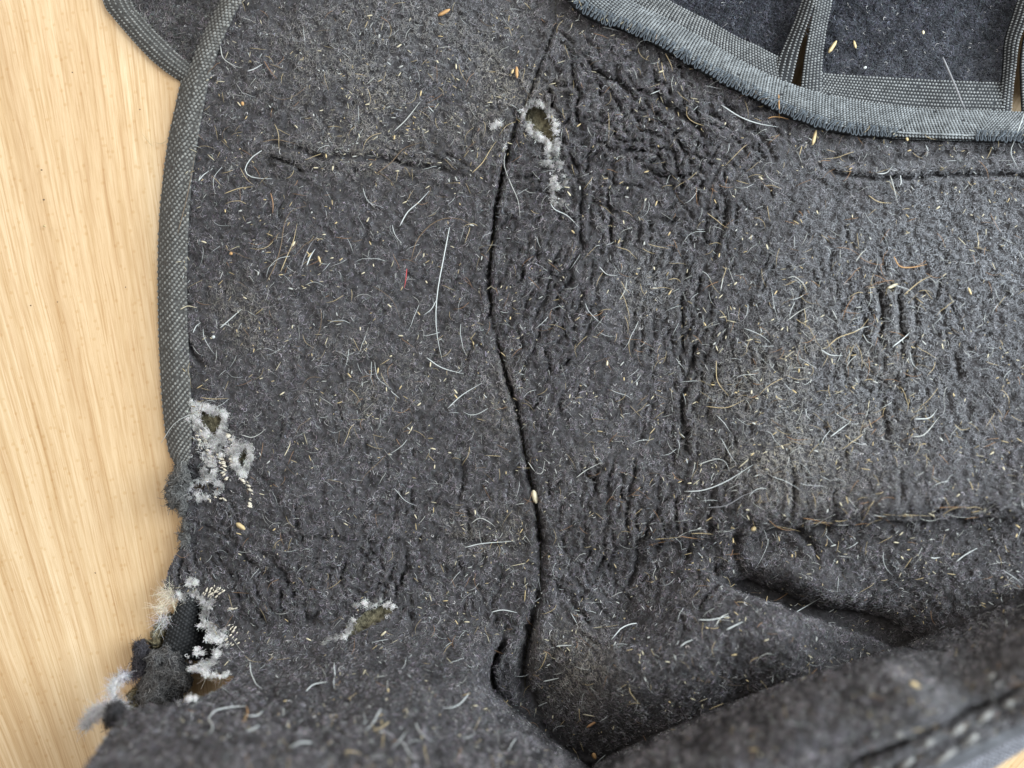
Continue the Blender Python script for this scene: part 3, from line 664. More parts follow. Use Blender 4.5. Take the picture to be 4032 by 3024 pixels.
for i in range(len(sl_)):
    dt_ = dt[i] if (dt[i] @ (tape.pos(np.array([sl_[i]]), np.array([.5]))[0] - p0[i])) > 0 else -dt[i]
    ex = Vector(ds[i]); ey = Vector(dt_); ez = ex.cross(ey)
    if ez.z < 0: ex = -ex; ez = ex.cross(ey)
    o = obj('stitch_loop', loop_me[r.integers(4)], None, to)
    R_ = Matrix((ex, ey, ez)).transposed().to_4x4() @ Matrix.Rotation(r.normal(0, .22), 4, 'Z')
    o.matrix_world = Matrix.Translation(Vector(p0[i]) + Vector((0, 0, .0002))) @ R_

def strap(e0, e1, z0, z1, seed, lab, twist=0.):
    st = Strip(e0, e1, lambda px, py, s, t: z0 + (z1 - z0) * s + twist * (t - .5) * np.sin(s * math.pi) + .0004 * np.sin(t * math.pi), 60)
    o = obj('strap', st.mesh('strap', 6, 0, 1), M['tape'], wrap, label=lab)
    s_, t_ = rows(st, 11, 10, .5, .03, .97)
    beads('webbing_weave', st, s_, t_, 3.7 * px2, 4.9 * px2, 4.5 * px2, 0., M['web_yarn'], o, seed)
strap([(3048, 335), (3056, 292), (3076, 215), (3108, 140), (3140, 60), (3178, -60), (3220, -260)], [(3106, 352), (3118, 312), (3138, 225), (3158, 150), (3186, 70), (3220, -50), (3262, -260)], .0122, .0150, 71, 'left grey webbing strap of the pair at the top', .003)
strap([(3154, 372), (3158, 330), (3172, 220), (3190, 120), (3206, 40), (3224, -60), (3262, -260)], [(3230, 395), (3232, 348), (3238, 220), (3252, 120), (3268, 40), (3286, -60), (3330, -260)], .0123, .0155, 72, 'right grey webbing strap of the pair at the top', -.002)
strap([(3932, 465), (3936, 420), (3948, 330), (3955, 250), (3962, 160), (3992, 60), (4050, -120), (4080, -260)], [(3978, 468), (3982, 428), (3990, 330), (4000, 250), (4012, 160), (4048, 60), (4105, -120), (4140, -260)], .0122, .0150, 73, 'left grey webbing strap of the pair at the right margin', .003)
strap([(4032, 468), (4030, 430), (4026, 330), (4024, 250), (4034, 160), (4062, 60), (4110, -120), (4150, -260)], [(4085, 470), (4085, 436), (4088, 330), (4090, 250), (4100, 160), (4125, 60), (4170, -120), (4210, -260)], .0123, .0156, 74, 'right grey webbing strap of the pair cut by the right margin', -.002)

# ------------------------------------------------------------------ torn places
def yarn_curves(parent, name, pts, n_per, length, radius, col, seed, up=.6, k=6, spread=.0004, bias=None, cv=.2, curl=1.1):
    """frayed yarn ends: tufts of fine curled strands rooted at pts (world)"""
    r = np.random.default_rng(seed); m_ = len(pts); n_ = m_ * n_per
    base = np.repeat(np.asarray(pts), n_per, 0) + r.normal(0, spread, (n_, 3)) * [1, 1, .5]
    d = np.repeat(r.normal(0, 1, (m_, 3)), n_per, 0) * .7 + r.normal(0, .6, (n_, 3)); d[:, 2] = np.abs(d[:, 2]) * up
    if bias is not None: d += np.repeat(np.broadcast_to(bias, (m_, 3)), n_per, 0)
    d /= np.linalg.norm(d, axis=1, keepdims=True); cur = r.normal(0, 1, (n_, 3)) * curl
    L_ = length * (.4 + 1.1 * r.random((n_, 1))); co = np.empty((n_, k, 3), np.float32); p_ = base
    for i in range(k):
        co[:, i] = p_; d = d + cur * .45; d /= np.linalg.norm(d, axis=1, keepdims=True); p_ = p_ + d * L_ / (k - 1)
    hc = bpy.data.hair_curves.new(name); hc.add_curves([k] * n_); hc.attributes['position'].data.foreach_set('vector', co.ravel())
    ra = hc.attributes.get('radius') or hc.attributes.new('radius', 'FLOAT', 'POINT')
    ra.data.foreach_set('value', (np.linspace(1, .5, k)[None] * radius * (.6 + .8 * r.random((n_, 1)))).astype(np.float32).ravel())
    c_ = np.array(col)[None] * (1 + r.normal(0, cv, (n_, 1))) * (1 + r.normal(0, .05, (n_, 3)))
    ta = hc.attributes.new('tint', 'FLOAT_COLOR', 'CURVE'); ta.data.foreach_set('color', np.concatenate([np.clip(c_, .01, .85), np.ones((n_, 1))], 1).astype(np.float32).ravel())
    return obj(name, hc, M['pile'], parent, kind='stuff')
LUMP_V, LUMP_F = None, None
def lumps(name, xy, size, m_, parent, seed, lift=.0006, ang=None, asp=1.6, kind='stuff', label=None, zf=None):
    """knotted yarn loops lying at a torn edge: small uneven blobs"""
    r = np.random.default_rng(seed); V, Q, T_ = [], [], []; o_ = 0
    nu, nv = 7, 5
    xy = np.asarray(xy, float)
    for i, (x, y) in enumerate(xy):
        th = np.linspace(0, 2 * math.pi, nu, endpoint=False); ph = np.linspace(0, math.pi, nv)[1:-1]
        sz = size * (.6 + .8 * r.random()) * PXM
        a = (ang[i] if ang is not None else r.uniform(0, math.pi)) + r.normal(0, .25)
        pts = [[0, 0, 1.]]
        for p_ in ph:
            for t in th: pts.append([math.sin(p_) * math.cos(t), math.sin(p_) * math.sin(t), math.cos(p_)])
        pts.append([0, 0, -1.]); pts = np.array(pts) * (1 + r.normal(0, .14, (len(pts), 1))) * [asp * sz, sz, sz * .9]
        ca, sa = math.cos(a), math.sin(a); pts = pts @ np.array([[ca, sa, 0], [-sa, ca, 0], [0, 0, 1]])
        z0 = (hs(x, y) if zf is None else zf(x, y)) + lift
        V.append(pts + P(x, y, z0))
        nr = nv - 2
        for q_ in range(nr - 1):
            for t in range(nu): Q.append([o_ + 1 + q_ * nu + t, o_ + 1 + (q_ + 1) * nu + t, o_ + 1 + (q_ + 1) * nu + (t + 1) % nu, o_ + 1 + q_ * nu + (t + 1) % nu])
        for t in range(nu):
            T_.append([o_, o_ + 1 + t, o_ + 1 + (t + 1) % nu]); b_ = o_ + 1 + (nr - 1) * nu; T_.append([o_ + len(pts) - 1, b_ + (t + 1) % nu, b_ + t])
        o_ += len(pts)
    return obj(name, mesh_np(name, np.vstack(V), np.array(Q), np.array(T_)), m_, parent, kind=kind, label=label)
def along(pts, n_, jit=4, seed=0, closed=False):
    p_ = list(pts) + ([pts[0]] if closed else []); r = np.random.default_rng(seed); q_ = catmull(p_, n_); return q_ + r.normal(0, jit, q_.shape)
def wp(xy, lift=.0005): xy = np.asarray(xy); return P(xy[:, 0], xy[:, 1], hs(xy[:, 0], xy[:, 1]) + lift)
def grow(k, f):
    p_ = np.array(HOLES[k], float); c_ = p_.mean(0); return [tuple(q_) for q_ in c_ + (p_ - c_) * f]
WHITE = (.58, .57, .555); CREAM = (.68, .61, .50)

def tear(label, ringlist, seed, size=5, nfib=4, flen=.0010, rows_=None, col=WHITE):
    # backing yarn laid bare: matted pale fibres that thin out into the nap, and a few loose ends
    r = np.random.default_rng(seed); xy = np.vstack(ringlist); n_ = len(xy) * 85
    q_ = np.repeat(xy, 85, 0) + r.normal(0, size * 1.25, (n_, 2)) * (.4 + 1.2 * r.random((n_, 1)) ** 2)
    mk = np.ones(n_, bool)
    for h_ in HOLES.values(): mk &= ~inside(q_[:, 0], q_[:, 1], [tuple(np.mean(h_, 0) + (np.array(p_) - np.mean(h_, 0)) * .8) for p_ in h_])
    mk &= vnoise(q_[:, 0], q_[:, 1], 16, seed) > .27
    q_ = q_[mk]; n_ = len(q_)
    nn = look(NRM, q_[:, 0], q_[:, 1]); nn /= np.linalg.norm(nn, axis=1, keepdims=True)
    far = np.clip(vnoise(q_[:, 0], q_[:, 1], 26, seed + 3, 2) * 1.7 - .05, .35, 1.15)
    tint = np.array(col)[None] * (far * np.exp(r.normal(0, .28, n_)))[:, None] * (1 + r.normal(0, .04, (n_, 3)))
    o = pile(wrap, P(q_[:, 0], q_[:, 1], hs(q_[:, 0], q_[:, 1]) + .0003 + .0006 * r.random(n_)), nn, .0011, .00004, np.clip(tint, .02, .8), seed, lay=2.2, curl=1.0, k=5)
    o.name = 'frayed_edge'; o.data.name = 'frayed_edge'; o['label'] = label
    return o
tear('white frayed yarn round the hole beside the centre seam', [along(grow('A1', 1.07), 44, 3, 1, True), along([(2085, 500), (2115, 535), (2145, 560)], 8, 8, 2), along([(2180, 560), (2195, 590), (2203, 625), (2208, 660)], 7, 4, 3), along([(2185, 570), (2165, 595), (2155, 625), (2168, 655)], 12, 8, 4),
     along([(2178, 680), (2180, 715)], 4, 3, 5), along(grow('A2', 1.2), 18, 3, 6, True), along([(2222, 690), (2226, 720)], 2, 2, 7), along([(1998, 520), (1992, 560), (1985, 590)], 5, 3, 8), along([(1945, 500), (1965, 485)], 4, 4, 9)], 81, 2.3)
bw = [along(grow('B1', 1.08), 30, 4, 11, True), along(grow('B2', 1.12), 24, 4, 12, True), along(grow('B3', 1.2), 10, 4, 13, True), along([(720, 1930), (770, 1900), (830, 1895), (870, 1920), (830, 1950), (760, 1950), (715, 1940)], 26, 7, 14),
      along([(765, 1590), (750, 1640), (790, 1700), (830, 1750), (870, 1790)], 22, 9, 15), along([(775, 1590), (830, 1615), (890, 1625)], 10, 5, 16), along([(860, 1700), (900, 1730), (930, 1760), (955, 1760)], 14, 8, 17),
      along([(790, 1760), (820, 1800), (830, 1840), (835, 1880)], 16, 12, 18), along([(900, 1770), (925, 1830), (955, 1870), (975, 1850)], 12, 7, 19)]
tb = tear('white and cream frayed yarn round the holes in the left edge', bw, 83, 4.2, 6, .0011)
# rows of exposed knit loops beside the holes
def knit(name_parent, rows_def, seed, size=3.2):
    pts, an = [], []
    r = np.random.default_rng(seed)
    for (x0, y0, x1, y1, n_, a) in rows_def:
        for k in range(n_):
            t = k / max(1, n_ - 1); pts.append((x0 + (x1 - x0) * t + r.normal(0, 2), y0 + (y1 - y0) * t + r.normal(0, 2))); an.append(a)
    return lumps('knit_loops', pts, size, M['knit'], name_parent, seed, lift=.0005, ang=np.array(an), asp=2.6)
M['knit'] = fabric('cream_knit_yarn', (.58, .53, .43), var=.4, scale=2200, bump=.0002)
knit(tb, [(775, 1705, 800, 1790, 8, -.5), (795, 1700, 822, 1800, 9, -.5), (812, 1735, 835, 1810, 7, -.5), (895, 1710, 905, 1730, 3, -.2), (900, 1720, 925, 1745, 4, -.2), (860, 1790, 875, 1840, 6, -.4), (872, 1790, 885, 1850, 7, -.4),
          (905, 1765, 915, 1830, 8, -.4), (920, 1770, 925, 1825, 7, -.4), (875, 1860, 895, 1890, 4, .5), (955, 1885, 962, 1905, 3, -.4), (975, 1900, 990, 1945, 5, -.5), (985, 1960, 982, 1995, 5, -.3), (860, 1905, 875, 1920, 3, -.3), (850, 1955, 885, 1965, 3, -.4), (805, 1955, 830, 1975, 3, -.9)], 85)
tear('white frayed yarn along the slit showing beige foam', [along([(1275, 2525), (1300, 2518), (1330, 2505), (1360, 2498), (1375, 2475), (1388, 2445)], 16, 4, 21), along([(1405, 2390), (1430, 2380), (1465, 2378)], 7, 6, 22), along([(1480, 2365), (1510, 2380), (1540, 2375), (1552, 2400)], 10, 6, 23), along([(1478, 2435), (1515, 2428)], 5, 3, 24)], 87, 1.5, 3, .0008)
td = tear('white frayed yarn round the large ragged hole near the bottom left', [along([(690, 2345), (730, 2350), (770, 2345), (800, 2365), (822, 2380)], 20, 7, 31), along([(815, 2380), (818, 2400), (800, 2420)], 9, 6, 32), along([(795, 2440), (815, 2470), (845, 2490), (872, 2500), (850, 2515), (815, 2505)], 26, 9, 33),
      along([(868, 2530), (862, 2560), (840, 2590), (825, 2615), (800, 2620)], 20, 7, 34), along([(760, 2625), (790, 2635), (820, 2625)], 12, 8, 35), along([(735, 2590), (770, 2600), (785, 2560)], 10, 10, 36), along([(740, 2300), (755, 2290), (775, 2285)], 6, 4, 37),
      along([(800, 2650), (840, 2654), (895, 2655)], 7, 4, 38), along([(742, 2752), (765, 2742)], 4, 5, 39)], 89, 3.0, 6, .0011)
knit(td, [(800, 2335, 830, 2352, 4, .9), (815, 2325, 850, 2345, 5, .9), (830, 2318, 865, 2335, 5, .9), (845, 2310, 880, 2325, 5, .9), (900, 2395, 925, 2400, 4, .2), (905, 2480, 930, 2490, 3, .8), (910, 2500, 940, 2530, 4, .6), (890, 2520, 915, 2540, 4, .6), (900, 2460, 925, 2475, 3, .5)], 91, 3.0)
yarn_curves(td, 'fray', P(np.linspace(655, 690, 9), np.linspace(2330, 2362, 9), .006), 30, .0032, .000025, CREAM, 92, k=9, curl=1.7, up=.3, spread=.0009, bias=np.array([-2.2, .8, .0]))
yarn_curves(td, 'fray', P(np.array([640, 650, 655.]), np.array([2440, 2445, 2435.]), .006), 34, .0034, .000025, (.55, .55, .56), 93, k=9, curl=1.7, up=.2, spread=.0006, bias=np.array([-2.2, -.6, .0]))
yarn_curves(td, 'fray', P(np.array([640, 650.]), np.array([2395, 2400.]), .006), 40, .0035, .00003, CREAM, 94, k=9, curl=1.7, up=.2, spread=.0004, bias=np.array([-2.2, -.2, .0]))
yarn_curves(td, 'fray', P(np.linspace(810, 890, 6), np.linspace(2655, 2665, 6), .012), 8, .0028, .00006, (.62, .55, .47), 95, up=.2, spread=.0005, bias=np.array([-.3, -1.6, -.3]))

# dark woven tape in the big hole, widened rightwards to blacken the shaded void
IW = Strip([(712, 2340), (688, 2400), (662, 2470), (632, 2560), (622, 2590)], [(890, 2340), (895, 2400), (905, 2500), (900, 2560), (880, 2605)],
           lambda px, py, s, t: .0022 + .0052 * np.sin(np.clip((t + .12) / .66, 0, 1) * math.pi) ** .7 - .0008 * np.clip(t - .6, 0, 1), 60)
iw = obj('inner_webbing', IW.mesh('inner_webbing', 14, 0, 1), M['inner'], wrap, label='black ribbed webbing inside the large ragged hole, widened to darken the void')
s_, t_ = rows(IW, 15, 11, .5, .02, .98); beads('webbing_weave', IW, s_, t_, 5.5 * px2, 5.6 * px2, 5 * px2, 0., M['inner_yarn'], iw, 97)

# lump of binding curled over at the left edge, and scraps hanging from the tear
def mound(name, poly, z0, z1, m_, parent, seed, n_f=3000, tint=(.078, .076, .078), label=None, step=6., flen=.0019):
    p_ = catmull(list(poly) + [poly[0]], 90); p_ = p_ + (np.stack([vnoise(p_[:, 0], p_[:, 1], 17, seed + 8, 2), vnoise(p_[:, 0], p_[:, 1], 17, seed + 9, 2)], -1) - .5) * 46; xs, ys = np.meshgrid(np.arange(p_[:, 0].min() - step, p_[:, 0].max() + 2 * step, step), np.arange(p_[:, 1].min() - step, p_[:, 1].max() + 2 * step, step))
    D_, _, _ = sdist(xs, ys, p_); mv = inside(xs, ys, p_); R_ = max(20, D_[mv].max())
    zf = z0 + (z1 - z0) * rnd(D_ / (R_ * .8)) * (.55 + .9 * vnoise(xs, ys, 55, seed + 5, 2)) + .0030 * (vnoise(xs, ys, 30, seed, 2) - .5) * np.clip(D_ / 20, 0, 1); zf = np.where(mv, zf, z0)
    ss = mv[:-1, :-1].astype(int) + mv[1:, :-1] + mv[:-1, 1:] + mv[1:, 1:]; iy, ix = np.nonzero(ss >= 2); nx = xs.shape[1]
    vs, fs = compact(P(xs, ys, zf).reshape(-1, 3), np.stack([iy * nx + ix, (iy + 1) * nx + ix, (iy + 1) * nx + ix + 1, iy * nx + ix + 1], -1))
    o = obj(name, mesh_np(name, vs, fs), m_, parent, label=label)
    r = np.random.default_rng(seed); k = r.integers(0, len(fs), n_f); uv = r.random((n_f, 2, 1)); c0 = vs[fs[k, 0]]; c1 = vs[fs[k, 1]]; c3 = vs[fs[k, 3]]
    nn = np.cross(c1 - c0, c3 - c0); nn /= np.linalg.norm(nn, axis=1, keepdims=True) + 1e-12; nn[nn[:, 2] < 0] *= -1
    pts = c0 + (c1 - c0) * uv[:, 0] + (c3 - c0) * uv[:, 1]
    pile(o, pts, nn, flen, .00006, np.clip(np.array(tint)[None] * np.exp(r.normal(0, .4, (n_f, 1))), .004, .6), seed + 3, lay=1.3, curl=.8)
    return o
mound('rolled_edge', [(690, 1800), (740, 1805), (752, 1870), (742, 1960), (745, 2060), (742, 2140), (705, 2165), (712, 2100), (718, 2040), (695, 2005), (662, 1975), (662, 1910), (675, 1850)], .0015, .0092, M['fleece'], wrap, 101, 1900, (.14, .14, .135), 'curled lump of binding at the left edge below the holes')
mound('torn_scrap', [(575, 2570), (640, 2540), (715, 2555), (745, 2600), (752, 2660), (735, 2730), (650, 2800), (545, 2795), (548, 2700)], .002, .0150, M['fleece'], wrap, 103, 2400, (.13, .127, .124), 'ragged fleece scrap between the large hole and the near fold')
mound('torn_scrap', [(522, 2575), (540, 2535), (575, 2535), (598, 2560), (590, 2620), (560, 2650), (528, 2640)], .0015, .0095, M['fleece'], wrap, 105, 1600, (.055, .052, .058), 'small black curled scrap poking out over the table')
mound('torn_scrap', [(505, 2790), (515, 2725), (545, 2700), (575, 2720), (560, 2790)], .001, .009, M['foam'], wrap, 106, 200, (.10, .08, .045), 'brown foam edge under the near fold')
mound('torn_scrap', [(410, 2795), (440, 2765), (480, 2775), (500, 2810), (470, 2850), (420, 2840)], .022, .036, M['fleece'], wrap, 107, 1500, (.05, .048, .05), 'dark knotted scrap at the tip of the near fold')
mound('torn_scrap', [(640, 2420), (665, 2430), (655, 2500), (615, 2560), (592, 2540), (600, 2470)], .0008, .0045, M['foam'], wrap, 108, 100, (.2, .17, .1), 'strip of olive foam left of the black webbing')

def strand_path(pts, z0, z1, n_=14, wob=0, seed=0):
    q_ = catmull(pts, n_); r = np.random.default_rng(seed); z_ = np.linspace(z0, z1, n_) + r.normal(0, wob, n_); return P(q_[:, 0], q_[:, 1], z_)
def loose_yarn(pts, z0, z1, thick, label, seed, col=(.52, .52, .54)):
    r = np.random.default_rng(seed); base = strand_path(pts, z0, z1, 18); paths = []
    for k in range(5):
        a = np.linspace(0, 5, 18) + k * 1.256; paths.append(base + np.stack([np.cos(a), np.sin(a), np.cos(a + 1)], -1) * thick * .55 + r.normal(0, thick * .12, (18, 3)))
    o = obj('loose_yarn', tube_mesh('loose_yarn', paths, [thick * .45] * 5, 5), M['yarn_white'], wrap, label=label)
    yarn_curves(o, 'fray', base, 34, .0020, .00003, col, seed + 1, spread=thick * .6, up=1., k=8, curl=2.0)
loose_yarn([(500, 2800), (458, 2765), (443, 2715), (460, 2675), (490, 2655)], .030, .024, .00060, 'pale grey yarn end curling up from the near fold', 111)
loose_yarn([(330, 2865), (365, 2815), (410, 2785), (450, 2785)], .024, .034, .00075, 'fluffy white yarn end hanging over the table', 113)
loose_yarn([(420, 2790), (380, 2800), (340, 2850)], .033, .026, .0005, 'short white yarn end beside the fluffy one', 115)
loose_yarn([(560, 2650), (530, 2660), (500, 2655), (485, 2665)], .006, .004, .0003, 'thin dark grey yarn end below the black scrap', 117, (.1, .09, .11))

# ------------------------------------------------------------------ bound hem at the lower right, close to the lens
HEM_A = [(3090, 3380), (3300, 3215), (3640, 3034), (3820, 2950), (4032, 2850), (4420, 2655)]; HEM_B = [(3400, 3380), (3580, 3230), (3770, 3105), (3915, 3022), (4040, 2945), (4420, 2740)]
ha_ = catmull(HEM_A, 120); za_ = np.array([hs(*p_) for p_ in ha_]); za_ = np.convolve(np.pad(za_, 6, mode='edge'), np.ones(13) / 13, 'valid')
hm = Strip(HEM_A, HEM_B, lambda px, py, s, t: np.maximum(np.interp(s, np.linspace(0, 1, 120), za_) - .0015 + .003 * np.sin(np.clip(t, 0, 1) * math.pi) - .010 * np.clip(t, 0, 1), .0006), 120)
ho = obj('hem_binding', hm.mesh('hem_binding', 12, -.12, 1.), M['hem'], wrap, label='pale ribbed binding along the near hem at the bottom right')
s_, t_ = rows(hm, 20, 14, 0, .45, .97); beads('ribbed_weave', hm, s_, t_, 6 * px2, 9 * px2, 8 * px2, 0., M['hem_yarn'], ho, 121)
stm = [obj for obj in []]
M['stitch'] = fabric('white_stitch_thread', (.24, .24, .23), var=.4, scale=900)
for i, (x, y, L_) in enumerate([(3880, 2822, 26), (3765, 2878, 24), (3818, 2914, 26), (3722, 2978, 40), (3570, 3005, 24), (3540, 2890, 14), (3900, 2668, 14), (3975, 2770, 18), (3655, 2925, 20), (3440, 3040, 22)]):
    z_ = float(hs(x, y)) + .0012
    pa = P(x - L_, y + L_ * .75, z_ - .0006); pb = P(x + L_, y - L_ * .75, z_ - .0006); pm = P(x, y, z_ + .0006)
    obj('stitch', tube_mesh('stitch', [catmull([pa, pm, pb], 8)], [.00042], 7, False), M['stitch'], ho)

# ------------------------------------------------------------------ hairs and chaff lying on the cloth
def colours(me, col):
    a = me.attributes.new('tint', 'FLOAT_COLOR', 'POINT'); n_ = len(me.vertices)
    a.data.foreach_set('color', np.tile(np.array([*col, 1.], np.float32), n_))
HC = {'white': (.52, .55, .54), 'pale': (.46, .47, .44), 'tan': (.44, .35, .20), 'ginger': (.30, .17, .085), 'brown': (.17, .12, .075), 'cream': (.60, .54, .38), 'grey': (.24, .24, .25), 'red': (.45, .06, .06), 'straw': (.55, .43, .23), 'orange': (.48, .28, .12)}
def surf_z(px, py):
    px = np.asarray(px, float); py = np.asarray(py, float)
    top_r = (py < np.interp(px, [p_[0] for p_ in TAPE_TOP], [p_[1] for p_ in TAPE_TOP])) & (px > 2560)
    band = (~top_r) & (py < np.interp(px, [p_[0] for p_ in TAPE_LOW], [p_[1] for p_ in TAPE_LOW])) & (px > 2240)
    z_ = hs(px, py); z_ = np.where(top_r, .0080, z_); z_ = np.where(band, np.maximum(z_, .010) + .0026, z_)
    wood = ((px < 520) & (py > 340) & (py < 2450)) | (px < np.interp(py, [p_[1] for p_ in LEFT], [p_[0] for p_ in LEFT]) - 5) & (py > 330) & (py < 1800)
    return np.where(wood, .0004, z_)
def hair(pts, col, wpx, label=None, group=None, lift=.0011, n_=12, arch=.0):
    q_ = catmull(pts, n_); z_ = surf_z(q_[:, 0], q_[:, 1]); z_ = np.convolve(np.pad(z_, 2, mode='edge'), np.ones(5) / 5, 'valid') + lift + arch * np.sin(np.linspace(0, math.pi, n_))
    me = tube_mesh('stray_hair', [P(q_[:, 0], q_[:, 1], z_)], [wpx * .5 * PXM * .95], 5); colours(me, HC[col])
    return obj('stray_hair', me, M['chaff'], None, label=label, cat='hair', group=group)
